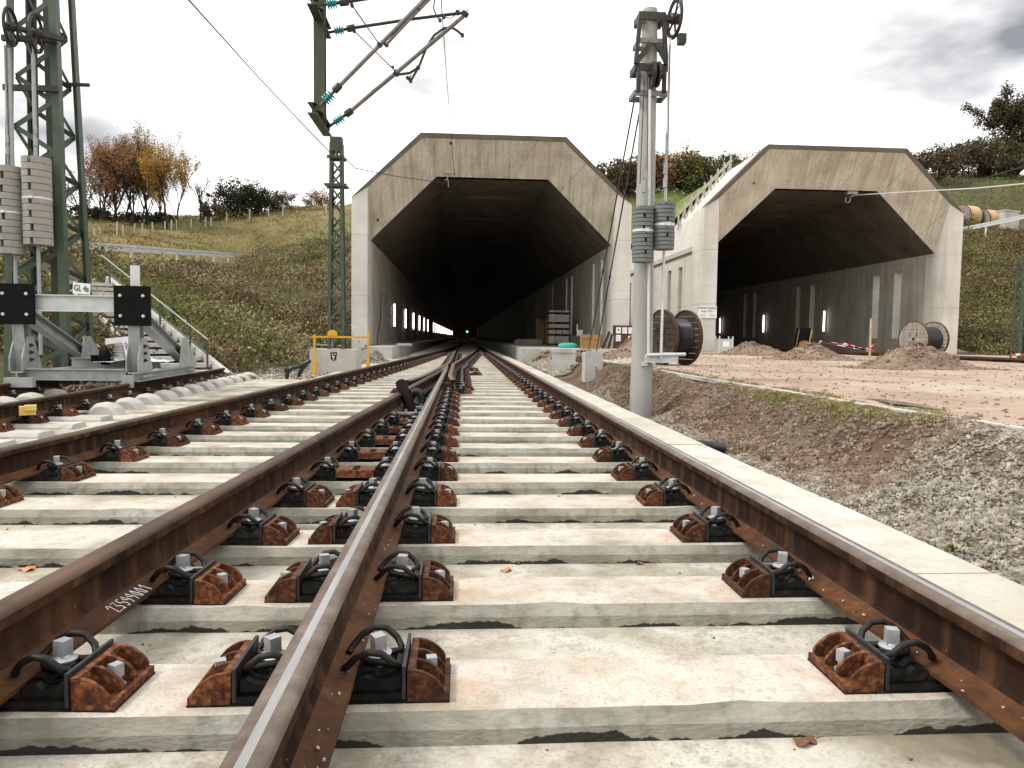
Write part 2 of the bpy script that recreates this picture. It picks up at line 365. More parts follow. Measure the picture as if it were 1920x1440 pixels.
# ------------------------------------------------------------------ mesh helpers
class MB:
    def __init__(s):
        s.v, s.f, s.m = [], [], []

    def add(s, vs, fs, mi=0):
        o = len(s.v)
        s.v += [tuple(v) for v in vs]
        s.f += [tuple(i + o for i in f) for f in fs]
        s.m += [mi] * len(fs)
        return s

    def box(s, c, d, rz=0, mi=0, mat=None):
        x, y, z = d[0] / 2, d[1] / 2, d[2] / 2
        vs = [Vector((sx * x, sy * y, sz * z)) for sz in (-1, 1) for sx, sy in ((-1, -1), (1, -1), (1, 1), (-1, 1))]
        m = mat if mat is not None else Matrix.Rotation(rz, 3, 'Z')
        vs = [m @ v + Vector(c) for v in vs]
        return s.add(vs, [(3, 2, 1, 0), (4, 5, 6, 7), (0, 1, 5, 4), (1, 2, 6, 5), (2, 3, 7, 6), (3, 0, 4, 7)], mi)

    def bar(s, p, q, w, h, up=(0, 0, 1), mi=0, off=(0, 0)):
        p, q = Vector(p), Vector(q)
        d = (q - p).normalized()
        up = Vector(up)
        if abs(d.dot(up)) > .98:
            up = Vector((0, 1, 0))
        a = d.cross(up).normalized()
        b = a.cross(d).normalized()
        o = a * off[0] + b * off[1]
        vs = []
        for e in (p, q):
            for sx, sy in ((-1, -1), (1, -1), (1, 1), (-1, 1)):
                vs.append(e + o + a * (sx * w / 2) + b * (sy * h / 2))
        return s.add(vs, [(0, 1, 2, 3), (7, 6, 5, 4), (4, 5, 1, 0), (5, 6, 2, 1), (6, 7, 3, 2), (7, 4, 0, 3)], mi)

    def ibeam(s, p, q, w, h, t, up=(0, 0, 1), mi=0):
        s.bar(p, q, w, t, up, mi, (0, h / 2 - t / 2))
        s.bar(p, q, w, t, up, mi, (0, -h / 2 + t / 2))
        return s.bar(p, q, t * .8, h - 2 * t, up, mi)

    def angle(s, p, q, w, t, sx, sy, up=(0, 1, 0), mi=0):
        """an L section whose corner runs p-q; the flanges point towards sx (side) and sy (up)"""
        s.bar(p, q, w, t, up, mi, (sx * w / 2, 0))
        return s.bar(p, q, t, w - t, up, mi, (sx * t / 2, sy * (w / 2 + t / 2 - t / 2)))

    def tube(s, pts, r, n=8, mi=0, cap=True, r2=None):
        pts = [Vector(p) for p in pts]
        k = len(pts)
        rr = list(r) if hasattr(r, '__len__') else [r + ((r2 - r) * i / (k - 1) if r2 is not None else 0) for i in range(k)]
        d = [(pts[min(i + 1, k - 1)] - pts[max(i - 1, 0)]).normalized() for i in range(k)]
        a = d[0].orthogonal().normalized()
        vs, fs = [], []
        for i in range(k):
            a = (a - d[i] * a.dot(d[i]))
            a = a.normalized() if a.length > 1e-6 else d[i].orthogonal().normalized()
            b = d[i].cross(a)
            for j in range(n):
                t = 2 * math.pi * j / n
                vs.append(pts[i] + (a * math.cos(t) + b * math.sin(t)) * rr[i])
        for i in range(k - 1):
            for j in range(n):
                j2 = (j + 1) % n
                fs.append((i * n + j, i * n + j2, (i + 1) * n + j2, (i + 1) * n + j))
        if cap:
            fs.append(tuple(range(n - 1, -1, -1)))
            fs.append(tuple((k - 1) * n + j for j in range(n)))
        return s.add(vs, fs, mi)

    def lathe(s, prof, axis_p, axis_d, n=24, mi=0):
        """prof: (distance along axis, radius)"""
        P, D = Vector(axis_p), Vector(axis_d).normalized()
        a = D.orthogonal().normalized()
        b = D.cross(a)
        vs, fs = [], []
        for t, r in prof:
            for j in range(n):
                w = 2 * math.pi * j / n
                vs.append(P + D * t + (a * math.cos(w) + b * math.sin(w)) * max(r, 1e-4))
        for i in range(len(prof) - 1):
            for j in range(n):
                j2 = (j + 1) % n
                fs.append((i * n + j, i * n + j2, (i + 1) * n + j2, (i + 1) * n + j))
        fs.append(tuple(range(n - 1, -1, -1)))
        fs.append(tuple((len(prof) - 1) * n + j for j in range(n)))
        return s.add(vs, fs, mi)

    def extrude(s, poly, d, mi=0):
        """poly: list of 3-D points, closed; pushed along d"""
        poly = [Vector(p) for p in poly]
        d = Vector(d)
        k = len(poly)
        fs = [tuple(range(k - 1, -1, -1)), tuple(range(k, 2 * k))]
        fs += [(i, (i + 1) % k, k + (i + 1) % k, k + i) for i in range(k)]
        return s.add(poly + [p + d for p in poly], fs, mi)

    def quad(s, a, b, c, d, mi=0):
        return s.add([a, b, c, d], [(0, 1, 2, 3)], mi)

    def mesh(s, name, mats, smooth=False):
        me = bpy.data.meshes.new(name)
        me.from_pydata(s.v, [], s.f)
        for m in (mats if isinstance(mats, (list, tuple)) else [mats]):
            me.materials.append(MATS[m])
        if any(s.m):
            me.polygons.foreach_set('material_index', s.m)
        bm = bmesh.new()
        bm.from_mesh(me)
        bmesh.ops.recalc_face_normals(bm, faces=bm.faces)
        bm.to_mesh(me)
        bm.free()
        if smooth:
            me.polygons.foreach_set('use_smooth', [True] * len(me.polygons))
            try:
                me.set_sharp_from_angle(angle=R(smooth if smooth is not True else 40))
            except Exception:
                pass
        me.update()
        return me

    def build(s, name, mats, parent=None, smooth=False):
        return link(name, s.mesh(name, mats, smooth), parent)


def link(name, me, parent=None, loc=None):
    o = bpy.data.objects.new(name, me)
    COL.objects.link(o)
    if parent is not None:
        o.parent = parent
    if loc is not None:
        o.location = loc
    return o


def tag(o, label, cat, group=None, kind=None):
    if label:
        o['label'] = label
    if cat:
        o['category'] = cat
    if group:
        o['group'] = group
    if kind:
        o['kind'] = kind
    return o


def thing(name, label, cat, loc=(0, 0, 0), rz=0, group=None):
    o = bpy.data.objects.new(name, None)
    COL.objects.link(o)
    o.location = loc
    o.rotation_euler = (0, 0, rz)
    o.empty_display_size = .1
    return tag(o, label, cat, group)


def rawmesh(name, V, Fq, mats, smooth=False):
    """numpy vertices (n,3) and faces (m,k)"""
    me = bpy.data.meshes.new(name)
    V = np.asarray(V, np.float32)
    Fq = np.asarray(Fq, np.int32)
    k = Fq.shape[1]
    me.vertices.add(len(V))
    me.vertices.foreach_set('co', V.ravel())
    me.loops.add(Fq.size)
    me.loops.foreach_set('vertex_index', Fq.ravel())
    me.polygons.add(len(Fq))
    me.polygons.foreach_set('loop_start', np.arange(0, Fq.size, k, dtype=np.int32))
    for m in (mats if isinstance(mats, (list, tuple)) else [mats]):
        me.materials.append(MATS[m])
    if smooth:
        me.polygons.foreach_set('use_smooth', np.ones(len(Fq), bool))
    me.update(calc_edges=True)
    me.validate()
    return me


def text_mesh(body, size, mat, depth=.002, shear=0):
    c = bpy.data.curves.new('lettering', 'FONT')
    c.body = body
    c.size = size
    c.extrude = depth
    c.shear = shear
    c.align_x = 'CENTER'
    c.align_y = 'CENTER'
    c.resolution_u = 3
    o = bpy.data.objects.new('lettering', c)
    COL.objects.link(o)
    dg = bpy.context.evaluated_depsgraph_get()
    me = bpy.data.meshes.new_from_object(o.evaluated_get(dg))
    bpy.data.objects.remove(o)
    me.materials.clear()
    me.materials.append(MATS[mat])
    return me


ORD = ['nearest', 'second', 'third', 'fourth', 'fifth', 'sixth', 'seventh', 'eighth', 'ninth', 'tenth', 'eleventh', 'twelfth', 'thirteenth', 'fourteenth',
       'fifteenth', 'sixteenth', 'seventeenth', 'eighteenth', 'nineteenth', 'twentieth'] + ['twenty-' + w for w in (
           'first', 'second', 'third', 'fourth', 'fifth', 'sixth', 'seventh', 'eighth', 'ninth')] + ['thirtieth'] + ['thirty-' + w for w in (
               'first', 'second', 'third', 'fourth', 'fifth', 'sixth', 'seventh', 'eighth', 'ninth')] + ['fortieth'] + ['forty-' + w for w in (
                   'first', 'second', 'third', 'fourth', 'fifth', 'sixth', 'seventh', 'eighth', 'ninth')] + ['fiftieth'] + ['fifty-' + w for w in (
                       'first', 'second', 'third', 'fourth', 'fifth', 'sixth', 'seventh', 'eighth', 'ninth')]


def smooth01(a, b, x):
    t = np.clip((x - a) / (b - a), 0, 1)
    return t * t * (3 - 2 * t)


# cheap value noise for displacing ground meshes
_perm = RNG.random((64, 64))


def vnoise(x, y):
    x, y = np.asarray(x, float), np.asarray(y, float)
    xi, yi = np.floor(x).astype(int), np.floor(y).astype(int)
    fx, fy = x - xi, y - yi
    fx, fy = fx * fx * (3 - 2 * fx), fy * fy * (3 - 2 * fy)
    g = lambda i, j: _perm[i % 64, j % 64]
    return (g(xi, yi) * (1 - fx) + g(xi + 1, yi) * fx) * (1 - fy) + (g(xi, yi + 1) * (1 - fx) + g(xi + 1, yi + 1) * fx) * fy - .5


def fbm(x, y, o=4):
    s, a = 0, 1.0
    for i in range(o):
        s = s + a * vnoise(x * 2 ** i + 17.3 * i, y * 2 ** i + 5.1 * i)
        a *= .5
    return s

# ================================================================== THE SETTING
RT = .21                       # rail top above the sleepers
XC, XD = -.313, 1.194          # rails of the track straight ahead
FROG_Y = 15.1


def xB(Y):                     # right rail of the joining track (1:18.5), curving in beyond the crossing
    return -1.13 + .054 * Y - max(0.0, Y - 17) ** 2 / 2400


def xA(Y):
    return xB(Y) - 1.507


def xE(Y):                     # right rail of the siding with the buffer stop
    return -4.42 - .055 * (Y - 7.4)


ZE = -.085                     # the siding lies a little lower

# ---------------- terrain height from levelled points
CP = np.array([
    (-8, 4, -.15), (-8, 9, -.12), (-7.4, 12.5, .0), (-6.6, 15, .05), (-5.6, 18, .0), (-5.0, 24, .0), (-4.9, 31, .25), (-12, 8, 1.2), (-14, 3, 1.5), (-8.6, 15, .5), (-9.8, 20.5, 2.0), (-6.7, 17.5, .8),
    (-12, 21, 2.8), (-14, 32, 3.6), (-16.5, 37.5, 4.9), (-15.8, 31, 4.55), (-17.3, 30, 5.0), (-22, 38, 5.6), (-24, 55, 7.5), (-31, 70, 10.5), (-22, 82, 13.2), (-26, 80, 12.3), (-40, 90, 12.6), (-35, 60, 8.5),
    (-20, 20, 4.8), (-30, 30, 7), (-50, 40, 9), (-60, 80, 14), (-8.1, 30, 1.5), (-12, 45, 3.9), (-18.7, 70, 7.8), (-24, 90, 14.6), (-28, 105, 17.4), (-5.4, 35, 1.5),
    (-7.75, 50, 5.2), (-9.6, 62, 8.5), (-12.7, 80, 14.2), (-20, 110, 19), (-60, 130, 19), (-30, 150, 22), (-110, 120, 18), (-110, 40, 10), (-60, 10, 8),
    (1, 48, 9.3), (1, 60, 12.1), (1, 80, 15), (1, 110, 19), (1, 150, 23), (9, 44, .3), (9, 50, .5), (9, 55, 5), (9, 60, 11.6), (12.5, 62, 12.4), (16.4, 60, 12.4), (16, 80, 14.5), (17, 46, 9.6), (17, 52, 11),
    (9, 80, 14.8), (9, 40, .28), (24, 34, .25), (24.5, 40, 1.4), (25.3, 36, .6), (31.6, 45, 3.9), (37.9, 54, 7.6), (42, 60, 10.1), (44, 62, 10.4), (24.5, 48, 5.5), (26, 58, 10), (40.5, 66, 14.3), (47, 75, 17.6),
    (55, 75, 17.8), (60, 88, 21), (30, 70, 14.5), (30, 90, 18), (60, 120, 24), (90, 90, 21), (70, 45, 9), (45, 38, 4), (34, 30, .5), (60, 25, 3), (100, 40, 10), (40, 150, 26), (110, 150, 26)], float)


def _rbf():
    P = CP[:, :2]
    n = len(P)
    D = np.linalg.norm(P[:, None] - P[None], axis=-1)
    A = np.zeros((n + 3, n + 3))
    A[:n, :n] = D
    A[:n, n] = 1
    A[:n, n + 1:] = P
    A[n, :n] = 1
    A[n + 1:, :n] = P.T
    b = np.zeros(n + 3)
    b[:n] = CP[:, 2]
    return np.linalg.lstsq(A, b, rcond=None)[0]


_w = _rbf()


def hill(x, y):
    x, y = np.asarray(x, float), np.asarray(y, float)
    sh = x.shape
    q = np.stack([x.ravel(), y.ravel()], -1)
    out = np.zeros(len(q))
    for i in range(0, len(q), 20000):
        D = np.linalg.norm(q[i:i + 20000, None] - CP[None, :, :2], axis=-1)
        out[i:i + 20000] = D @ _w[:len(CP)] + _w[len(CP)] + q[i:i + 20000] @ _w[len(CP) + 1:]
    return out.reshape(sh)


def hill_n(x, y):
    d = np.hypot(x, y - 5)
    return hill(x, y) + fbm(x * .35, y * .35, 4) * (.14 + .008 * np.minimum(d, 90)) + fbm(x * 1.1 + 3, y * 1.1, 3) * np.clip((d - 12) * .012, 0, .22)


def grid(name, xs, ys, fz, mat, kind='structure', label=None):
    X, Y = np.meshgrid(xs, ys)
    Z = fz(X, Y)
    V = np.stack([X, Y, Z], -1).reshape(-1, 3)
    nx, ny = len(xs), len(ys)
    i = np.arange(nx * ny).reshape(ny, nx)
    Fq = np.stack([i[:-1, :-1], i[:-1, 1:], i[1:, 1:], i[1:, :-1]], -1).reshape(-1, 4)
    o = link(name, rawmesh(name, V, Fq, mat, True))
    return tag(o, label, None, kind=kind)


def spaced(a, b, d0, k=1.04):
    out = [a]
    d = d0
    while out[-1] + d < b:
        out.append(out[-1] + d)
        d *= k
    return np.array(out + [b])


# big sheet under everything, out to the horizon
grid('ground', np.linspace(-900, 900, 41), np.linspace(-400, 1400, 41), lambda x, y: -1.6 + 0 * x, 'dirt')
# left hillside, from the foot by the tracks to the crest
lx = -spaced(4.45, 160, .35, 1.045)[::-1]
ly = spaced(2.0, 240, .5, 1.03)


ROAD = np.array([tuple(at(*p)) for p in ((60, 457, 27.5), (165, 463, 31), (245, 468, 36), (330, 474, 43), (400, 478, 51), (450, 481, 60), (492, 484, 70))])


def left_z(x, y):
    z = hill_n(x, y)
    foot = np.where(y < 14.5, -7.2, np.where(y < 31, -5.0, -4.3))
    low = smooth01(foot - 1.0, foot + .4, x) * (y < 31)
    z = z * (1 - low) + (-.22) * low
    xr, zr = np.interp(y, ROAD[:, 1], ROAD[:, 0]), np.interp(y, ROAD[:, 1], ROAD[:, 2])
    k = np.exp(-(((x - xr + .9) / 1.9) ** 2) ** 2) * (y > 24) * smooth01(74, 69, y)
    return z * (1 - k) + np.minimum(z, zr - .66) * k


hs = grid('hillside', lx, ly, left_z, ['hill', 'meadow'])
_c = np.zeros(len(hs.data.polygons) * 3)
hs.data.polygons.foreach_get('center', _c)
_c = _c.reshape(-1, 3)
hs.data.polygons.foreach_set('material_index', ((_c[:, 0] < np.interp(_c[:, 1], ROAD[:, 1], ROAD[:, 0])) | (_c[:, 1] > 66)).astype(np.int32))
# hill above and between the two portals, and the slope to the right of the far portal
ty = spaced(39.5, 240, .8, 1.035)
def cover(x, y, cx, ho, zo, ht, zt, y1, y2):
    roof = np.interp(np.abs(x - cx), [ht, ho], [zt, zo]) + .03
    k = smooth01(y1, y2, y)
    return np.maximum(roof, roof * (1 - k) + hill_n(x, y) * k)


grid('hilltop', np.linspace(-4.45, 6.9, 30), ty, lambda x, y: cover(x, y, 1.21, 5.75, 6.4, 3.0, 9.0, 44, 58), 'hill_green')
grid('hilltop', np.linspace(6.9, 11.0, 12), spaced(31, 240, .6, 1.03), lambda x, y: np.where(y < 49, .24 + fbm(x, y) * .06, np.maximum(.24, hill_n(x, y))), 'hill_green')
grid('hilltop', np.linspace(11.0, 23.2, 30), ty, lambda x, y: cover(x, y, 16.95, 6.12, 6.8, 3.3, 9.6, 50, 61), 'hill_green')
grid('hillside', spaced(24.1, 160, .5, 1.04), spaced(28, 240, .7, 1.03), lambda x, y: np.where((x < 25.9) & (x < .665 * y - .3) & (y < 58), .15, np.maximum(hill_n(x, y), -.2)), 'hill')  # unseen gap dug behind the portal so daylight reaches its wall slots
grid('hilltop', np.linspace(23.2, 24.1, 4), spaced(46, 240, 1, 1.04), lambda x, y: np.maximum(hill_n(x, y), 5.0), 'hill_green')


# ground on the right: gravelly ditch by the slab, crumbling bank, dirt yard
def kerb_x(y):
    return 3.42 + .055 * np.maximum(0, 9 - y) * .55


def yard_z(x, y):
    edge = 3.30 + .22 * fbm(y * .8 + 3, y * 0 + 1.7, 3) + .30 * np.exp(-((y - 10.2) / .9) ** 2) * -1 + .25 * smooth01(6, 4, y)
    low = -.22 + .06 * fbm(x * 2, y * 2) + .10 * smooth01(2.0, 3.0, x) + .16 * np.exp(-(((x - 3.3) / .6) ** 2 + ((y - 3.9) / 1.1) ** 2))
    width = .42 + .25 * smooth01(6.5, 4.5, y) + .25 * smooth01(14, 19, y)
    t = smooth01(edge - width, edge, x)
    pit = -.34 * np.exp(-(((x - 2.75) / .55) ** 2 + ((y - 10.4) / .8) ** 2))
    lump = .16 * np.exp(-(((x - 2.5) / .42) ** 2 + ((y - 12.4) / .8) ** 2)) + .13 * np.exp(-(((x - 2.75) / .3) ** 2 + ((y - 9.1) / .7) ** 2))
    top = .27 + .02 * fbm(x * .6, y * .6)
    for rx_, rs_ in ((5.0, .30), (6.5, .30), (8.4, .12), (9.9, .12)):         # wheel ruts
        top = top - .028 * np.exp(-((x - rx_ - rs_ * (y - 8) - .5 * np.sin(y * .25)) / .17) ** 2)
    z = low * (1 - t) + top * t + pit + lump
    t2 = np.clip(4 * t * (1 - t), 0, 1)
    z = z + t2 * (.16 * fbm(x * 2.2 + 5, y * 2.2, 4) + .05 * fbm(x * 9, y * 9, 3))
    return z + .035 * fbm(x * 5, y * 5, 3) * (1 - smooth01(3.6, 4.4, x)) + .012 * fbm(x * 1.7, y * 1.7, 3)


yx = np.concatenate([np.linspace(1.9, 4.6, 70), spaced(4.7, 80, .15, 1.06)])
yy = np.concatenate([np.linspace(-3, 1.5, 14), np.linspace(1.6, 13, 240), spaced(13.1, 33.4, .12, 1.02)])
yard = grid('yard', yx, yy, yard_z, ['dirt', 'bank'])
# the bank part of the sheet carries the bank soil
_me = yard.data
_c = np.zeros(len(_me.polygons) * 3)
_me.polygons.foreach_get('center', _c)
_c = _c.reshape(-1, 3)
_me.polygons.foreach_set('material_index', (_c[:, 0] + .12 * fbm(_c[:, 0] * 4, _c[:, 1] * 4) < 3.35 + .25 * smooth01(6, 4, _c[:, 1])).astype(np.int32))

# ---------------- the concrete track bed
bed = MB()
bed.box((-.55, 150, -.315), (5.0, 304, .5))                        # under both tracks, top at -.065
bed_o = bed.build('track_bed', 'slab')
tag(bed_o, None, None, kind='structure')
b2 = MB()
b2.add([(-8.6, -2, -.135), (-3.05, -2, -.135), (-3.05, 28.4, -.135), (-4.15, 28.4, -.135), (-4.2, 19.5, -.135), (-5.2, 16.6, -.135), (-8.6, 16.6, -.135)], [tuple(range(7))])
b2.extrude([(-8.6, -2, -.6), (-3.05, -2, -.6), (-3.05, 28.4, -.6), (-4.15, 28.4, -.6), (-4.2, 19.5, -.6), (-5.2, 16.6, -.6), (-8.6, 16.6, -.6)], (0, 0, .461))
tag(b2.build('siding_bed', 'slab'), None, None, kind='structure')
for i in range(52):                                                   # raised edge of the bed outside the right rail, cast in lengths
    e2 = MB()
    y = -2 + .65 * i
    zz = -.004 - .007 * random.random()
    xo = 1.95 + random.uniform(-.008, .008)
    e2.extrude([(1.42, y, -.4), (xo, y, -.4), (xo, y, zz - .009), (xo - .015, y, zz), (1.46, y, zz), (1.42, y, -.03)], (0, .646, 0))
    e2.build('bed_edge', 'edge_concrete', bed_o)

# ---------------- sleepers: children of the bed
PITCHS = .65
SL0 = 1.745


def sleeper_mesh(x0, x1, hw=.13, z=0.0, h=.072, mat='sleeper', flank='sleeper_flank'):
    b = MB()
    n = 40
    prof = [(-hw - .032, -h), (-hw - .026, -.030), (-hw, 0), (hw, 0), (hw + .026, -.030), (hw + .032, -h)]
    vs = []
    for i in range(n):
        x = x0 + (x1 - x0) * i / (n - 1)
        for (y, zz) in prof:
            e = .0018 * random.uniform(-1, 1) + (.0012 * math.sin(x * 3.1 + x0 * 40) if zz > -.05 else 0) - (random.random() < .04) * .010 * (1 if y > 0 else -1)
            vs.append((x, y + e, z + zz + (e * .3 if zz > -.05 else -.01)))
    k = len(prof)
    fs = [(i * k + j, i * k + j + 1, (i + 1) * k + j + 1, (i + 1) * k + j) for i in range(n - 1) for j in range(k - 1)]
    fs += [tuple(range(k)), tuple((n - 1) * k + j for j in range(k - 1, -1, -1))]
    b.add(vs, fs)
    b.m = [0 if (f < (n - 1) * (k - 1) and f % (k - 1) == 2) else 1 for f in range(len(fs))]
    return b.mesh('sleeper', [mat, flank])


SLY = [SL0 + PITCHS * k for k in range(-2, 48)]
for y in SLY:
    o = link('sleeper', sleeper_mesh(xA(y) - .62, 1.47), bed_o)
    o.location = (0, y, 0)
far = MB()
for k in range(48, 120):
    y = SL0 + PITCHS * k
    far.box((-.2, y, -.035), (4.2, .3, .07))
tag(far.build('sleeper_row', 'sleeper_far', bed_o), None, None, kind='stuff')

# siding sleepers: flat bearers near the camera, then blocks with rounded shoulders
hump = MB()
prof = [(0, .17), (.03, .165), (.075, .12), (.105, .06), (.112, .0)]
hp_ = [(-.19, -.02), (-.165, .045), (-.10, .098), (-.01, .112), (.07, .10), (.135, .062), (.19, -.02)]
hv = []
for yy_, sc_ in ((-.14, .70), (-.095, .93), (0, 1.0), (.095, .93), (.14, .70)):
    hv += [(x * sc_, yy_, z * sc_) for x, z in hp_]
hump.add(hv, [(i * 7 + j, i * 7 + j + 1, (i + 1) * 7 + j + 1, (i + 1) * 7 + j) for i in range(4) for j in range(6)] + [tuple(range(7)), tuple(28 + j for j in range(6, -1, -1))])
hump_me = hump.mesh('sleeper_block', 'block_concrete', 25)
siding_o = bpy.data.objects['siding_bed']
ey = [5.05 + .66 * i for i in range(18)]
for i, y in enumerate(ey):
    if y < 8.9:
        o = link('sleeper', sleeper_mesh(xE(y) - 2.2, xE(y) + .62, .12, 0, .06, 'sleeper', 'block_concrete'), siding_o)
        o.location = (0, y, ZE)
    else:
        for dx in (.36, -1.15, -1.87):
            o = link('sleeper_block', hump_me, siding_o)
            o.location = (xE(y) + dx, y, -.14)
            o.scale = (1.1, .95, 1.35)

# ---------------- rails
PROF = [(-.075, 0), (-.075, .0115), (-.040, .020), (-.018, .033), (-.0095, .048), (-.0085, .110), (-.012, .122), (-.036, .133), (-.0365, .158), (-.030, .168), (-.018, .1715),
        (-.0085, .172), (.0085, .172), (.018, .1715), (.030, .168), (.0365, .158), (.036, .133), (.012, .122), (.0085, .110), (.0095, .048), (.018, .033), (.040, .020), (.075, .0115), (.075, 0)]


def rail_mesh(path, z0, mats, strip=True, foot=True, off=0.0):
    """path: (x, Y) points; mats rust, head, shine"""
    prof = PROF if foot else [p for p in PROF if p[1] > .03]
    b = MB()
    k = len(prof)
    P = [Vector((x, y, 0)) for x, y in path]
    vs = []
    for i, p in enumerate(P):
        d = (P[min(i + 1, len(P) - 1)] - P[max(i - 1, 0)]).normalized()
        s = Vector((d.y, -d.x, 0))
        for u, z in prof:
            vs.append(p + s * u + Vector((0, 0, z0 + z)))
    fs, mi = [], []
    for i in range(len(P) - 1):
        for j in range(k):
            j2 = (j + 1) % k
            fs.append((i * k + j, i * k + j2, (i + 1) * k + j2, (i + 1) * k + j))
            zm = (prof[j][1] + prof[j2][1]) / 2
            um = abs(prof[j][0] + prof[j2][0]) / 2
            mi.append(2 if (strip and zm > .1718 and um < .002) else (1 if zm > .15 else (3 if .005 < zm < .034 else 0)))
    fs += [tuple(range(k - 1, -1, -1)), tuple((len(P) - 1) * k + j for j in range(k))]
    mi += [0, 0]
    b.v, b.f, b.m = [tuple(v) for v in vs], fs, mi
    me = b.mesh('rail', list(mats) + ['rust_foot'], 50)
    return me


Z0 = RT - .172
RM, RN = ['rust', 'rail_head', 'shine'], ['rust', 'rail_new', 'shine']
span = lambda f, a, b, n: [(f(a + (b - a) * i / n), a + (b - a) * i / n) for i in range(n + 1)]
tag(link('rail', rail_mesh([(XD, -1.5), (XD, 15), (XD, 220)], Z0, RM)), 'rusty rail with a shiny running band, rightmost of the rails, along the white slab edge', 'rail', 'rails of the crossing tracks')
tag(link('rail', rail_mesh([(XC, -1.5), (XC, FROG_Y - .9)], Z0, RM)), 'rusty centre rail with a bright silver band, cut by the bottom edge of the photo', 'rail', 'rails of the crossing tracks')
tag(link('rail', rail_mesh(span(xB, -1.5, FROG_Y - .9, 20), Z0, RN, strip=False)), 'brown rail with white handwritten digits on its foot, left of the centre rail', 'rail', 'rails of the crossing tracks')
tag(link('rail', rail_mesh(span(xA, -1.5, 60, 60), Z0, RN, strip=False)), 'brown rail of the joining track nearest to the buffer stop track', 'rail', 'rails of the crossing tracks')
# crossing nose and wing rails
nose = MB()
for s in (0,):
    yb = FROG_Y - 1.0
    pts = [(xB(yb) - .036, yb), (XC + .036, yb), (XC + .01, FROG_Y + 1.2), (XC - .016, FROG_Y + 1.2)]
    nose.extrude([(x, y, .075) for x, y in pts], (0, 0, .1345))
tag(nose.build('crossing_nose', 'rail_head'), 'pointed steel crossing nose where the two middle rails meet', 'crossing nose')
rw = [(XC + .185, 10.6), (XC + .135, 11.6), (XC + .118, 12.2), (XC + .116, 15.2), (XC + .118, 15.8)]
rw += [(xB(y) + .02 * max(0, 1 - (y - 16.4) / 3), y) for y in (16.6, 17.5, 19, 22, 26, 30, 36, 44, 55, 70)]
tag(link('wing_rail', rail_mesh(rw, Z0 + .004, ['rust', 'rail_head', 'shine'], strip=False)), 'bent wing rail with a square cut end, right of the crossing nose', 'rail', 'wing rails at the crossing')
lw = [(xB(10.4) - .19, 10.4), (xB(11.2) - .14, 11.2), (xB(12) - .118, 12.0), (xB(14.8) - .116, 14.8), (XC - .115, 15.6), (XC - .05, 16.6), (XC, 17.8), (XC, 120)]
tag(link('wing_rail', rail_mesh(lw, Z0 + .004, ['rust', 'rail_head', 'shine'], strip=False)), 'bent wing rail with a rusty end block, left of the crossing nose', 'rail', 'wing rails at the crossing')
tag(link('rail', rail_mesh([(xE(y), y) for y in (-1, 5, 10, 15.6)], Z0 + ZE, RN, strip=False)), 'brown siding rail running under the near side of the buffer stop', 'rail', 'rails of the siding')
tag(link('rail', rail_mesh([(xE(y) - 1.507, y) for y in (-1, 5, 10, 15.6)], Z0 + ZE, RN, strip=False)), 'dark siding rail under the far side of the buffer stop', 'rail', 'rails of the siding')
# the track out of the far portal
tag(link('rail', rail_mesh([(15.85, 14), (15.85, 150)], .20, RN, strip=False)), 'black rail crossing the yard in front of the right tunnel, nearer one', 'rail', 'rails of the far track')
tag(link('rail', rail_mesh([(17.36, 14), (17.36, 150)], .20, RN, strip=False)), 'black rail crossing the yard in front of the right tunnel, farther one', 'rail', 'rails of the far track')
fb = MB()
fb.box((16.6, 90, .06), (3.6, 150, .42))
tag(fb.build('yard_track_bed', 'slab'), None, None, kind='structure')

# ================================================================== TUNNEL PORTALS


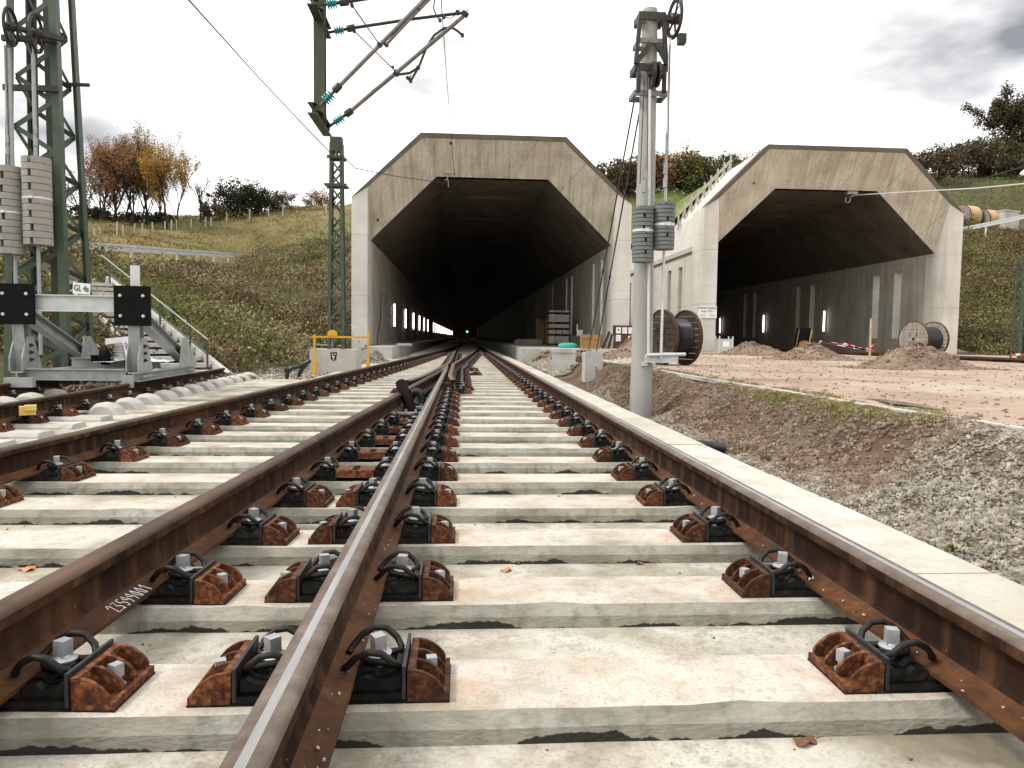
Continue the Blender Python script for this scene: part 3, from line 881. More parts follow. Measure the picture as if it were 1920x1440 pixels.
def portal(label, cx, Yp, hw_o, z_oc, hw_t, z_t, hw_i, z_ic, hw_f, z_f, zb, slots, wall_sides, body):
    """hw_o/z_oc outer half width and corner, hw_t/z_t outer top, hw_i/z_ic inner corner at the throat, hw_f/z_f ceiling at the throat"""
    t = thing('tunnel_portal', label, 'tunnel portal', (cx, Yp, 0))
    O = [(-hw_o, zb), (-hw_o, z_oc), (-hw_t, z_t), (hw_t, z_t), (hw_o, z_oc), (hw_o, zb)]
    k = .65
    Rm = [(-hw_i, zb), (-hw_i, z_oc + .42), (-hw_t + .08, z_t - .20), (hw_t - .08, z_t - .20), (hw_i, z_oc + .42), (hw_i, zb)]
    Fm = [(-hw_i, zb), (-hw_i, z_ic), (-hw_f, z_f), (hw_f, z_f), (hw_i, z_ic), (hw_i, zb)]
    D = .95
    # pillars: flat front strips with the outer flank
    for s in (-1, 1):
        p = MB()
        i0, i1 = (0, 1) if s < 0 else (5, 4)
        o0, o1, r0, r1 = O[i0], O[i1], Rm[i0], Rm[i1]
        p.add([(o0[0], 0, o0[1]), (r0[0], 0, r0[1]), (r1[0], 0, r1[1]), (o1[0], 0, o1[1]),
               (o0[0], 1.6, o0[1]), (r0[0], 1.6, r0[1]), (r1[0], 1.6, r1[1]), (o1[0], 1.6, o1[1])],
              [(0, 1, 2, 3), (4, 7, 6, 5), (0, 3, 7, 4), (3, 2, 6, 7)] + ([(1, 5, 6, 2)] if True else []))
        # inner reveal below the haunch is covered by the wall, so pull the reveal back to the haunch line
        p.build('pillar', 'portal_wall', t)
    # splayed ring: three faces leaning over the opening
    names = ['splay', 'splay', 'splay']
    for n, (a, b) in zip(names, ((1, 2), (2, 3), (3, 4))):
        q = MB()
        ra, rb, fa, fb_ = Rm[a], Rm[b], Fm[a], Fm[b]
        q.add([(ra[0], -.003, ra[1]), (rb[0], -.003, rb[1]), (fb_[0], D, fb_[1]), (fa[0], D, fa[1]),
               (ra[0], 1.3, ra[1]), (rb[0], 1.3, rb[1]), (fb_[0], 1.3, fb_[1]), (fa[0], 1.3, fa[1])],
              [(0, 1, 2, 3), (4, 7, 6, 5), (0, 4, 5, 1), (3, 2, 6, 7), (0, 3, 7, 4), (1, 5, 6, 2)])
        q.build(n, 'portal', t)
    # coping on the three upper edges
    for a, b in ((1, 2), (2, 3), (3, 4)):
        q = MB()
        oa, ob, ra, rb = O[a], O[b], Rm[a], Rm[b]
        q.add([(ra[0], -.03, ra[1] + .004), (rb[0], -.03, rb[1] + .004), (ob[0], -.03, ob[1]), (oa[0], -.03, oa[1]),
               (ra[0], .55, ra[1] + .004), (rb[0], .55, rb[1] + .004), (ob[0], .55, ob[1]), (oa[0], .55, oa[1])],
              [(0, 1, 2, 3), (7, 6, 5, 4), (0, 4, 5, 1), (3, 2, 6, 7), (0, 3, 7, 4), (1, 5, 6, 2)])
        q.build('coping', 'coping', t)
    # outer shell behind the collar
    L = body
    sh = MB()
    ins = .16
    so = [(-hw_o + ins, zb), (-hw_o + ins, 5.1), (-hw_o + ins + .25, z_oc), (-hw_t - .05, z_t - .12), (hw_t + .05, z_t - .12), (hw_o - ins - .25, z_oc), (hw_o - ins, 5.1), (hw_o - ins, zb)]
    for a in range(1, 6):
        sh.quad((so[a][0], .6, so[a][1]), (so[a + 1][0], .6, so[a + 1][1]), (so[a + 1][0], L, so[a + 1][1]), (so[a][0], L, so[a][1]))
    sh.build('outer_shell', 'portal_wall', t)
    for s in (-1, 1):
        if s in wall_sides:
            g = MB()
            g.box((s * (hw_o - ins + .06), L / 2 + .8, 5.12), (.16, L - 1.6, .22))
            g.build('ledge', 'block_concrete', t)
    # lining: ceiling and haunches to the dark end
    LL = 300
    for a, b in ((1, 2), (2, 3), (3, 4)):
        q = MB()
        fa, fb_ = Fm[a], Fm[b]
        ys = [D, 12, 40, LL]
        for y0, y1 in zip(ys[:-1], ys[1:]):
            q.quad((fa[0], y0, fa[1]), (fb_[0], y0, fb_[1]), (fb_[0], y1, fb_[1]), (fa[0], y1, fa[1]))
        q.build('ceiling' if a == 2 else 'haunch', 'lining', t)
    for j, y in enumerate((5.2, 8.4, 11.8, 20.5)):
        q = MB()
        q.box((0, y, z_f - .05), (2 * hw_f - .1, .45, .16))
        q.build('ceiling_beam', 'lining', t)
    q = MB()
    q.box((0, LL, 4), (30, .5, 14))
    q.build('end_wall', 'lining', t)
    # side walls with tall slots
    for s in (-1, 1):
        q = MB()
        x = s * (hw_i + (hw_o - ins - hw_i) / 2 - .004)
        wth = hw_o - ins - hw_i - .008
        sl = slots if s in wall_sides else []
        y = 1.6
        for y0, y1 in sl:
            q.box((x, (y + y0) / 2, (zb + z_ic) / 2), (wth, y0 - y, z_ic - zb))
            q.box((x, (y0 + y1) / 2, (4.45 + z_ic) / 2), (wth, y1 - y0, z_ic - 4.45))
            q.box((x, (y0 + y1) / 2, (zb + 1.0) / 2), (wth, y1 - y0, 1.0 - zb))
            jm = MB()
            jm.box((x, y1 - .012, 2.725), (wth - .01, .03, 3.44))
            jm.build('lit_jamb', 'portal_wall', t)  # added paler plate: daylight in the slot put into its colour
            y = y1
        q.box((x, (y + LL) / 2, (zb + z_ic) / 2), (wth, LL - y, z_ic - zb))
        q.box((x, .8 + .012, (zb + z_ic) / 2), (wth - .02, 1.576, z_ic - zb))
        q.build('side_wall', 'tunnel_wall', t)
        if s in wall_sides:                                        # outer skin of the wall, brighter
            q = MB()
            xo = s * (hw_o - ins + .012)
            y = 1.6
            for y0, y1 in sl:
                q.box((xo, (y + y0) / 2, (zb + 5.0) / 2), (.03, y0 - y, 5.0 - zb))
                q.box((xo, (y0 + y1) / 2, (4.45 + 5.0) / 2), (.03, y1 - y0, .55))
                q.box((xo, (y0 + y1) / 2, (zb + 1.0) / 2), (.03, y1 - y0, 1.0 - zb))
                y = y1
            q.box((xo, (y + L) / 2, (zb + 5.0) / 2), (.03, L - y, 5.0 - zb))
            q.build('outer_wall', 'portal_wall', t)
    return t


def slot_list(first, gap, pitch, n):
    out = []
    for i in range(n):
        for j in (0, 1):
            y = first + i * pitch + j * gap
            out.append((y - .33, y + .33))
    return out


P1 = portal('left tunnel portal of streaked grey concrete that the tracks run into', 1.21, 31.0, 5.75, 6.4, 2.97, 9.04, 5.10, 4.80, 2.36, 7.5, -.25,
            slot_list(2.9, 2.2, 9.4, 5), (1,), 28)
P2 = portal('right tunnel portal of streaked grey concrete behind the gravel heaps', 16.95, 33.5, 6.12, 6.8, 3.25, 9.66, 5.43, 5.05, 2.46, 7.9, .02,
            slot_list(3.9, 2.0, 9.4, 4), (-1, 1), 28)

# walkways beside the left portal's track
wk = MB()
wk.box((-3.28, 164, .05), (1.26, 271, .70))
tag(wk.build('walkway', 'block_concrete'), None, None, kind='structure')
wk = MB()
wk.box((4.32, 164.2, .05), (4.0, 271, .70))
tag(wk.build('walkway', 'block_concrete'), None, None, kind='structure')
fl = MB()
fl.box((16.95, 110, .02), (10.6, 153, .3))
tag(fl.build('tunnel_floor', 'slab'), None, None, kind='structure')

# lit tube lamps on the tunnel walls
tube = MB()
tube.lathe([(-.62, .024), (-.60, .032), (.60, .032), (.62, .024)], (0, 0, 0), (0, 0, 1), 8)
tube_me = tube.mesh('tube', 'tube_light')
hold = MB()
hold.box((0, 0, 0), (.05, .14, 1.36))
hold_me = hold.mesh('holder', 'galv')


def lamp(x, y, z, s, label, group):
    t = thing('tube_lamp', label, 'lamp', (x, y, z), 0, group)
    link('tube', tube_me, t, (s * .11, 0, 0))
    link('holder', hold_me, t, (s * .03, 0, 0))


for i in range(30):
    y = 42 + 8.0 * i
    if i in (6,):
        continue
    lamp(-3.885, y, 1.95 + .0 * i, 1, ORD[i] + ' lit tube lamp on the left wall inside the left tunnel, counted from the mouth', 'tube lamps in the left tunnel')
for i, y in enumerate((44.9, 54.2, 63.6)):
    lamp(22.36, y, 2.05, -1, ORD[i] + ' lit tube lamp on the back wall of the right tunnel, counted from the mouth', 'tube lamps in the right tunnel')
t = thing('tunnel_signal', 'small green signal light deep inside the left tunnel', 'signal', (.9, 150, 0))
b = MB()
b.box((0, 0, .7), (.12, .12, 1.5)).box((0, 0, 1.7), (.5, .2, .6))
b.build('housing', 'dark_steel', t)
b = MB()
b.lathe([(0, .16), (.05, .16)], (0, -.12, 1.75), (0, -1, 0), 10)
b.build('lens', 'lamp_green', t)

# ================================================================== RAIL FASTENINGS
# local frame: rail centre at the origin, u = distance from the rail, s = side


def fast_parts(s, lod=0):
    P = {}
    # ribbed cast shoulder
    b = MB()
    b.box((s * .2425, 0, .009), (.093, .190, .010))
    b.box((s * .2835, 0, .017), (.011, .190, .007))
    b.box((s * .204, 0, .0435), (.018, .186, .063))
    arc = [(.2125, .0135), (.2775, .0135), (.2775, .030), (.272, .040), (.260, .053), (.245, .064), (.229, .0715), (.2125, .0745)]
    for y in (-.0945, -.034, .024, .0845):
        b.extrude([(s * u, y, z) for u, z in arc], (0, .010, 0))
    P['shoulder'] = b.mesh('shoulder', 'shoulder', 30)
    b = MB()                                                       # square-headed bolt in the middle pocket
    b.lathe([(0, .021), (.006, .021), (.009, .013), (.026, .012)], (0, 0, .0135), (0, 0, 1), 10)
    b.box((0, 0, .052), (.024, .024, .030))
    P['bolt'] = b.mesh('bolt', 'zinc', 30)
    b = MB()
    b.box((s * .1875, 0, .047), (.008, .192, .076))
    P['angle_plate'] = b.mesh('angle_plate', 'strip_steel')
    b = MB()                                                       # plastic guide block
    pr = [(.060, .022), (.179, .022), (.179, .060), (.165, .064), (.150, .050), (.125, .046), (.112, .060), (.095, .060), (.078, .050), (.077, .042), (.060, .036)]
    for y0, y1, k in ((-.080, -.056, .82), (-.056, .056, 1.0), (.056, .080, .82)):
        b.extrude([(s * u, y0, .022 + (z - .022) * k) for u, z in pr], (0, y1 - y0, 0))
    P['guide_block'] = b.mesh('guide_block', 'black_plastic', 35)
    b = MB()                                                       # spring clip: two arched arms and a middle loop
    pts = [(.046, -.040, .060), (.052, -.056, .068), (.075, -.066, .094), (.105, -.072, .110), (.135, -.074, .106), (.160, -.070, .084), (.172, -.056, .066), (.170, -.042, .062),
           (.150, -.032, .064), (.120, -.028, .067), (.096, -.022, .067), (.088, -.010, .067), (.086, 0, .067)]
    if lod:
        pts = pts[::2]
    pts = pts + [(u, -y, z) for u, y, z in pts[-2::-1]]
    b.tube([(s * u, y, z) for u, y, z in pts], .0084, 8 if not lod else 4)
    P['spring_clip'] = b.mesh('spring_clip', 'clip_steel', 60)
    b = MB()
    b.lathe([(0, .030), (.004, .031), (.007, .027), (.010, .018), (.013, .016)], (0, 0, .074), (0, 0, 1), 14 if not lod else 6)
    b.box((0, 0, .104), (.029, .029, .036))
    b.box((0, 0, .0515), (.02, .02, .045))
    P['screw'] = b.mesh('screw', 'zinc', 35)
    return P


FP = {(s, l): fast_parts(s, l) for s in (-1, 1) for l in (0, 1)}
pl = MB()
pl.box((0, 0, .0105), (.384, .186, .021))
pl.box((0, 0, .002), (.582, .192, .004))
pl.box((0, 0, .0295), (.16, .17, .017))
plate_me = pl.mesh('base_plate', 'black_plastic')
pl = MB()
pl.box((0, 0, .0105), (.38, .17, .021))
pl.box((0, 0, .0295), (.16, .15, .017))
plate_s = pl.mesh('base_plate', 'black_plastic')
_joined = {}


def joined(sides, small):
    key = (tuple(sorted(sides.items())), small)
    if key in _joined:
        return _joined[key]
    mats = ['black_plastic', 'shoulder', 'zinc', 'strip_steel', 'clip_steel']
    b = MB()
    src = [(plate_s if small else plate_me, 0)]
    for s, kind in sides.items():
        for nme in ('shoulder', 'bolt', 'angle_plate', 'guide_block', 'spring_clip', 'screw'):
            if kind == 'clip' and nme in ('shoulder', 'bolt', 'angle_plate'):
                continue
            src.append((FP[(s, 1)][nme], s * {'bolt': .246, 'screw': .124}.get(nme, 0)))
    for me, dx in src:
        b.add([(v.co.x + dx, v.co.y, v.co.z) for v in me.vertices], [tuple(p.vertices) for p in me.polygons], mats.index(me.materials[0].name))
    _joined[key] = b.mesh('rail_fastening', mats, 35)
    return _joined[key]


def fastening(x, y, z, ang, label, group, sides, detail=True, small=False):
    """sides: {-1: 'full' | 'clip', 1: ...}; missing side has no clamp"""
    if not detail:
        o = link('rail_fastening', joined(sides, small), None, (x, y, z))
        o.rotation_euler = (0, 0, ang)
        return tag(o, label, 'rail fastening', group)
    t = thing('rail_fastening', label, 'rail fastening', (x, y, z), ang, group)
    link('base_plate', plate_s if small else plate_me, t)
    for s, kind in sides.items():
        P = FP[(s, 0)]
        jig = random.uniform(-.004, .004)
        if kind == 'full':
            sh = link('shoulder', P['shoulder'], t)
            link('bolt', P['bolt'], sh, (s * .246, 0, 0)).rotation_euler = (0, 0, random.uniform(0, 1.5))
            link('angle_plate', P['angle_plate'], t)
        link('guide_block', P['guide_block'], t)
        link('spring_clip', P['spring_clip'], t, (0, jig, 0)).rotation_euler = (random.uniform(-.03, .03), random.uniform(-.02, .02), random.uniform(-.03, .03))
        link('screw', P['screw'], t, (s * .124, jig, random.uniform(-.003, .004))).rotation_euler = (random.uniform(-.05, .05), random.uniform(-.05, .05), random.uniform(0, 1.5))
    return t


FULL = {-1: 'full', 1: 'full'}
block_mats = None


def spacer_block(parent, w, xo):
    b = MB()
    b.box((0, 0, .040), (w, .176, .040))
    b.box((0, 0, .0605), (w - .012, .164, .003))
    o = b.build('spacer_block', 'shoulder', parent)
    o.location = (xo, 0, 0)
    for dy in (-.045, 0, .045):
        h = MB()
        h.lathe([(0, .012 if w < .1 else .020), (.003, .012 if w < .1 else .020)], (0, dy, .0618), (0, 0, 1), 10)
        h.build('hole', 'sign_black', o)
    return o


angB = -math.atan(.054)
n_lab = 0
for k in range(-1, 50):
    y = SL0 + PITCHS * k
    det = y < 9.5
    o_ = ORD[max(k, 0)]
    # right rail
    lab = o_ + ' clip fastening on the rightmost rail, counted from the camera' if k >= 0 else 'clip fastening of the rightmost rail just below the bottom edge of the photo'
    fastening(XD, y, 0, 0, lab, 'fastenings of the rightmost rail', FULL, det)
    # joining track, left rail
    if y < 36:
        lab = o_ + ' clip fastening on the brown rail beside the siding, counted from the camera' if k >= 0 else 'clip fastening of the brown joining rail just outside the photo'
        fastening(xA(y), y, 0, angB, lab, 'fastenings of the joining rail beside the siding', FULL, det)
    if y < 10.3:
        rs = 'full' if k < 4 else 'clip'
        lab = o_ + ' clip fastening on the centre rail with the silver band, counted from the camera' if k >= 0 else 'clip fastening of the centre rail just below the bottom edge of the photo'
        fastening(XC, y, 0, 0, lab, 'fastenings of the centre rail', {1: 'full', **({-1: rs} if k < 9 else {})}, det, k > 20)
        lab = o_ + ' clip fastening on the rail with handwritten digits, counted from the camera' if k >= 0 else 'clip fastening of the rail with digits just outside the photo'
        t = fastening(xB(y), y, 0, angB, lab, 'fastenings of the rail with handwritten digits', {-1: 'full', **({1: rs} if k < 9 else {})}, det)
        if 4 <= k < 9:
            gap = XC - xB(y)
            w = gap - .37
            if w > .045:
                spacer_block(t, w, gap / 2).rotation_euler = (0, 0, -angB)
        if k >= 9 and det:
            q = MB()
            gap = XC - xB(y)
            q.box((gap / 2, 0, .044), (gap - .10, .09, .02))
            tp = q.build('tie_plate', 'zinc', t)
            q = MB()
            for dx in (gap / 2 - .05, gap / 2 + .05):
                q.lathe([(0, .02), (.006, .02), (.008, .013), (.03, .012)], (dx, 0, .054), (0, 0, 1), 8)
            q.build('bolt', 'zinc', tp)
    elif y < 20:
        wx = XC + .118 if y > 12 else XC + .118 + .067 * (12 - y) / 1.5
        wx = max(wx, xB(y)) if y > 16 else wx
        lab = ORD[k - 14] + ' clip fastening along the right wing rail at the crossing, counted from the camera'
        fastening(wx + (.07 if k > 14 else .0), y, 0, 0, lab, 'fastenings of the right wing rail', {1: 'full'}, False)
        if k in (14, 17, 20):
            lab = ORD[(k - 14) // 3] + ' of the three fastenings left of the left wing rail, counted from the camera'
            fastening(xB(y) - (.19 if k == 14 else .118), y, 0, angB, lab, 'fastenings of the left wing rail', {-1: 'full'}, False)
    elif y < 33:
        fastening(xB(y), y, 0, angB, ORD[k - 28] + ' small fastening of the rail leaving the crossing to the right, counted from the crossing', 'fastenings beyond the crossing', FULL, False)
        fastening(XC, y, 0, 0, ORD[k - 28] + ' small fastening of the straight middle rail beyond the crossing, counted from the crossing', 'fastenings of the middle rail beyond the crossing', FULL, False)
# spacer blocks inside the crossing
for i, y in enumerate((11.0, 11.65, 12.3, 13.0, 13.8)):
    b = MB()
    b.box((XC + .07, y, .13), (.10 if i > 1 else .13, .10, .05))
    tag(b.build('flange_block', 'shoulder'), ORD[i] + ' small rusty spacer block between the silver-banded rail and the right wing rail', 'spacer block', 'spacer blocks in the crossing')
for i, (x, y) in enumerate(((xB(10.5) - .30, 10.55), (xB(13) - .27, 13.1), (xB(14.2) - .26, 14.3))):
    b = MB()
    b.box((x + .12, y, .10), (.12, .12, .11)).lathe([(0, .03), (.05, .028)], (x + .06, y, .11), (-1, 0, 0), 8)
    tag(b.build('end_block', 'shoulder'), ORD[i] + ' rusty end block bolted to the left wing rail, counted from the camera', 'rail block', 'rusty blocks on the left wing rail')
for i, (x, y) in enumerate(((.14, SLY[24]), (.12, SLY[27]))):
    fastening(x, y, 0, 0, ('nearer' if i == 0 else 'farther') + ' of two single clip fastenings standing apart right of the wing rail', 'single fastenings right of the crossing', {1: 'full'}, False)
# siding fastenings
for i, y in enumerate(ey):
    kind = 'full' if y < 8.9 else 'clip'
    fastening(xE(y), y, ZE, .055, ORD[i] + ' black clip fastening along the near siding rail, counted from the left edge', 'fastenings of the near siding rail', {1: kind, -1: kind}, y < 11, kind == 'clip')
    fastening(xE(y) - 1.507, y, ZE, .055, ORD[i] + ' black clip fastening along the far siding rail, counted from the left edge', 'fastenings of the far siding rail', {1: kind, -1: kind}, False, kind == 'clip')

# ---------------- handwriting on the foot of the rail with digits
DIG = {'2': [(0, .75), (.15, 1), (.45, .95), (.5, .7), (.0, 0), (.55, .05)], '3': [(.0, .95), (.5, 1), (.2, .6), (.5, .35), (.3, 0), (0, .1)],
       '5': [(.5, 1), (.08, .98), (.05, .6), (.4, .6), (.5, .25), (.25, 0), (0, .08)], '9': [(.5, .75), (.25, 1), (.02, .75), (.25, .5), (.5, .72), (.45, .3), (.2, 0)],
       '0': [(.25, 1), (.02, .6), (.1, .05), (.35, .02), (.5, .5), (.25, 1)], '1': [(.1, .7), (.3, 1), (.3, 0)]}
b = MB()
y0 = 2.10
for i, ch in enumerate('23599001'):
    pts = []
    for u, v in DIG[ch]:
        yy_ = y0 + i * .026 + u * .030
        fu = .071 - v * .040                                       # up the sloping foot towards the web
        fz = .0115 + (.075 - fu) / .035 * .0085 if fu > .040 else .020 + (.040 - fu) / .022 * .013
        pts.append((xB(yy_) + fu, yy_, Z0 + fz + .0006))
    b.tube(pts, .0016, 4)
tag(b.build('handwritten_number', 'handwriting'), 'white handwritten number 23599001 on the foot of a rusty rail', 'number')

# ---------------- corrugated conduits at the crossing
def corrugated(pts, r, pitch, name, label, mat='cable_black'):
    P = [Vector(p) for p in pts]
    # dense resample with Catmull-Rom
    out = []
    for i in range(len(P) - 1):
        p0, p1, p2, p3 = P[max(i - 1, 0)], P[i], P[i + 1], P[min(i + 2, len(P) - 1)]
        for j in range(24):
            t = j / 24
            out.append(.5 * ((2 * p1) + (p2 - p0) * t + (2 * p0 - 5 * p1 + 4 * p2 - p3) * t * t + (3 * p1 - p0 - 3 * p2 + p3) * t ** 3))
    out.append(P[-1])
    L = [0]
    for a, c in zip(out[:-1], out[1:]):
        L.append(L[-1] + (c - a).length)
    n = max(8, int(L[-1] / pitch)) * 2
    q, rr = [], []
    j = 0
    for i in range(n + 1):
        s = L[-1] * i / n
        while j < len(L) - 2 and L[j + 1] < s:
            j += 1
        t = (s - L[j]) / max(1e-6, L[j + 1] - L[j])
        q.append(out[j].lerp(out[j + 1], t))
        rr.append(r if i % 2 else r * .86)
    b = MB()
    b.tube(q, rr, 14)
    return tag(b.build(name, mat, None, 30), label, 'conduit')


corrugated([at(772, 790, 7.95), at(771, 772, 8.05), at(762, 745, 8.15), at(755, 728, 8.22), at(751, 716, 8.27)], .062, .018, 'corrugated_conduit', 'black corrugated conduit standing up from between the rails, open end on top')
corrugated([at(768, 752, 8.95), at(773, 740, 8.9), at(781, 735, 8.85), at(789, 741, 8.8), at(793, 757, 8.72), at(793, 775, 8.65)], .05, .018, 'corrugated_conduit', 'black corrugated conduit bent in an arch between the two middle rails')
corrugated([(1.62, 6.12, -.16), (1.95, 6.16, -.075), (2.14, 6.18, -.085), (2.24, 6.18, -.10)], .05, .022, 'corrugated_conduit', 'black corrugated conduit stub sticking out of the white slab into the gravel')

# ================================================================== BUFFER STOP
YB = 10.7
XB = xE(YB)
t = thing('buffer_stop', 'pale galvanised buffer stop with black square pads at the end of the siding', 'buffer stop', (XB, YB, ZE), .055)
G = 'galv'
zr = .215                                                           # top of the siding rails in the local frame
for s, x in (('r', 0.0), ('l', -1.507)):
    b = MB()
    b.ibeam((x + .05, -.05, zr + .075), (x + .05, 2.75, zr + .075), .15, .13, .016)
    sk = b.build('skid', G, t)
    b = MB()
    for y in (.12, .2, .28, .36, .44, 2.2, 2.28, 2.36, 2.44):
        b.lathe([(0, .026), (.018, .026), (.02, .016), (.05, .015)], (x + .126, y, zr + .07), (1, 0, 0), 6)
    b.build('bolts', 'zinc', sk)['kind'] = 'stuff'
    b = MB()                                                        # raking post
    b.ibeam((x + .02, .22, zr + .16), (x + .04, .10, 1.10), .15, .17, .016, (0, 1, 0))
    p_ = b.build('post', G, t)
    b = MB()
    for xx in (x - .06, x + .10):
        b.extrude([(xx, -.02, zr + .145), (xx, .52, zr + .145), (xx, .52, zr + .20), (xx, .30, zr + .62), (xx, .12, zr + .62), (xx, -.02, zr + .32)], (.014, 0, 0))
    b.build('gusset', G, p_)
    b = MB()
    for z in (.30, .40, .50):
        b.lathe([(0, .026), (.02, .026), (.022, .015), (.045, .014)], (x + .114, .2, zr + z), (1, 0, 0), 6)
    b.build('bolts', 'dark_steel', p_)['kind'] = 'stuff'
    b = MB()                                                        # diagonal strut to the rear
    b.ibeam((x + .03, .20, 1.17), (x + .03, 2.12, zr + .30), .15, .17, .016, (0, 0, 1))
    st = b.build('strut', G, t)
    b = MB()
    b.extrude([(x + .112, 1.72, zr + .145), (x + .112, 2.66, zr + .145), (x + .112, 2.66, zr + .19), (x + .112, 2.1, zr + .62), (x + .112, 1.86, zr + .62)], (.014, 0, 0))
    b.build('gusset', G, st)
    b = MB()                                                        # head plate behind the pad
    b.box((x + .04, .05, 1.26), (.22, .03, .48))
    b.box((x + .04, .16, 1.02), (.26, .26, .02))
    b.box((x + .155, .12, 1.27), (.016, .16, .46))
    b.build('head_plate', G, t)
    b = MB()
    b.box((x + .04, .005, 1.275), (.47, .06, .55))
    pad = b.build('pad', 'sign_black', t)
    b = MB()
    for dx in (-.15, .15):
        for dz in (-.14, .14):
            b = MB()
            b.lathe([(0, .022), (.012, .022), (.013, .012), (.024, .011)], (x + .04 + dx, -.025, 1.275 + dz), (0, -1, 0), 8)
            b.build('bolt', 'galv_white', pad)
b = MB()
b.ibeam((-1.36, .12, 1.30), (-.06, .12, 1.30), .14, .23, .016)
b.build('cross_beam', 'galv_white', t)
b = MB()
b.box((.05, .09, 1.69), (.125, .012, .30))
b.build('marker_plate', 'galv_white', t)
for y, z in ((.10, zr + .10), (1.5, zr + .21)):
    b = MB()
    b.ibeam((-1.42, y, z), (-.10, y, z), .13, .16, .014)
    b.build('tie_beam', G, t)
b = MB()
b.box((-1.38, -.12, zr + .0), (.36, .10, .13))
b.box((.0, -.11, zr + .02), (.14, .06, .17))
b.build('rail_clamp', G, t)

# white sheet and the small machine lying behind the cross beam
t = thing('hand_machine', 'white and black ribbed hand machine lying on gravel behind the buffer stop beam', 'machine', (-5.36, 12.1, .30))
b = MB()
b.tube([(-.02, 0, .05), (.02, .02, .12), (.0, .03, .2), (.01, .03, .34)], .09, 10)
for i in range(6):
    b.lathe([(0, .10), (.018, .10)], (.005, .02, .08 + i * .045), (0, 0, 1), 12)
b.build('ribbed_body', 'zinc', t, 30)
b = MB()
b.box((0, 0, .40), (.42, .04, .09), mat=Matrix.Rotation(-.12, 3, 'Y'))
b.bar((.06, -.03, .40), (.14, -.03, .02), .025, .025)
b.build('handle', 'white_paint', t)
b = MB()
b.lathe([(-.06, .08), (-.04, .13), (.06, .13), (.09, .06)], (-.24, 0, .14), (1, .2, .1), 14)
b.lathe([(0, .10), (.1, .11)], (-.36, .05, .06), (0, 0, 1), 10)
b.build('motor', 'sign_black', t, 40)
sx, sy = np.meshgrid(np.linspace(-.5, .5, 22), np.linspace(-.28, .28, 14))
sz = .035 * fbm(sx * 5, sy * 5) + .06 * np.exp(-((sx - .1) / .3) ** 2) - .02
V = np.stack([sx, sy, sz], -1).reshape(-1, 3)
i = np.arange(22 * 14).reshape(14, 22)
o = link('plastic_sheet', rawmesh('plastic_sheet', V, np.stack([i[:-1, :-1], i[:-1, 1:], i[1:, 1:], i[1:, :-1]], -1).reshape(-1, 4), 'white_sheet', True), None, (-5.1, 12.0, .39))
sm = o.modifiers.new('thickness', 'SOLIDIFY')
sm.thickness = .006
tag(o, 'crumpled white plastic sheet lying on the beam of the buffer stop', 'sheet')

# ================================================================== LATTICE TOWER ON THE LEFT
def lattice(name, label, base, hw, legw, legt, z0, z1, mat, panels, brace_w, group=None, lean=(0, 0)):
    """square lattice mast; hw(z) gives the half width; every leg and every brace is a part"""
    t = thing(name, label, 'lattice mast', base, 0, group)
    H = lambda z: hw(z)
    c = lambda sx, sy, z: Vector((sx * H(z) + lean[0] * (z - z0), sy * H(z) + lean[1] * (z - z0), z))
    for sx, sy in ((-1, -1), (1, -1), (1, 1), (-1, 1)):
        b = MB()
        p, q = c(sx, sy, z0), c(sx, sy, z1)
        b.bar(p, q, legw, legt, (0, 1, 0), 0, (0, 0))
        b.bar(p + Vector((sx * (legw / 2 - legt / 2), -sy * (legw / 2 + legt / 2 - .0005), 0)) * 1.0, q + Vector((sx * (legw / 2 - legt / 2), -sy * (legw / 2 + legt / 2 - .0005), 0)), legt, legw, (0, 1, 0))
        b.build('leg', mat, t)
    zs = [z0 + .12 + (z1 - z0 - .2) * i / panels for i in range(panels + 1)]
    for f, (a, d) in enumerate((((-1, -1), (1, -1)), ((1, -1), (1, 1)), ((1, 1), (-1, 1)), ((-1, 1), (-1, -1)))):
        for i in range(panels):
            p, q = (a, d) if (i + f) % 2 == 0 else (d, a)
            b = MB()
            n = Vector(((a[1] == d[1]) * 0, 0, 0))
            off = Vector((0, a[1] * .012, 0)) if a[1] == d[1] else Vector((a[0] * .012, 0, 0))
            b.bar(c(*p, zs[i]) + off, c(*q, zs[i + 1]) + off, brace_w, .008, (off.normalized()))
            b.build('brace', mat, t)
    return t


YT = 12.6
hwT = lambda z: .218 + max(0, 6.4 - z) * .036
tw0 = at(64, 300, YT)
tower = lattice('lattice_tower', 'tall green lattice tower with pulleys and weights at the left edge', (tw0.x, YT + .35, 0), hwT, .115, .016, .0, 10.5, 'green_paint', 26, .075)
fz_y = -hwT(3) - .02
b = MB()                                                            # heavy second post inside the lattice
b.ibeam((.12, .05, 0), (.08, .05, 10.4), .16, .14, .014, (0, 1, 0))
b.build('inner_post', 'olive_paint', tower)
arm = MB()                                                          # arm above the picture that carries the hanging support
for dy in (-.55, .55):
    for dz in (9.4, 10.1):
        arm.bar((-.3, dy * .5, dz), (5.2, dy, dz), .09, .09)
for i in range(9):
    x = .2 + i * .58
    for dy in (-.55, .55):
        arm.bar((x, dy * .9, 9.4 if i % 2 else 10.1), (x + .58, dy * .95, 10.1 if i % 2 else 9.4), .05, .03)
    arm.bar((x, -.52, 9.4), (x, .52, 9.4), .06, .06)
arm.build('cross_arm', 'green_paint', tower)
for dz, lx_ in ((5.42, .62), (4.66, .58)):                          # bracket beams for the pulleys
    b = MB()
    b.bar((-.42, fz_y - .02, dz), (.42, fz_y - .02, dz), .06, .09)
    b.build('bracket', 'dark_steel', tower)
b = MB()
b.bar((.1, .2, 4.92), (.62, .2, 4.92), .04, .05)
b.build('bracket', 'dark_steel', tower)


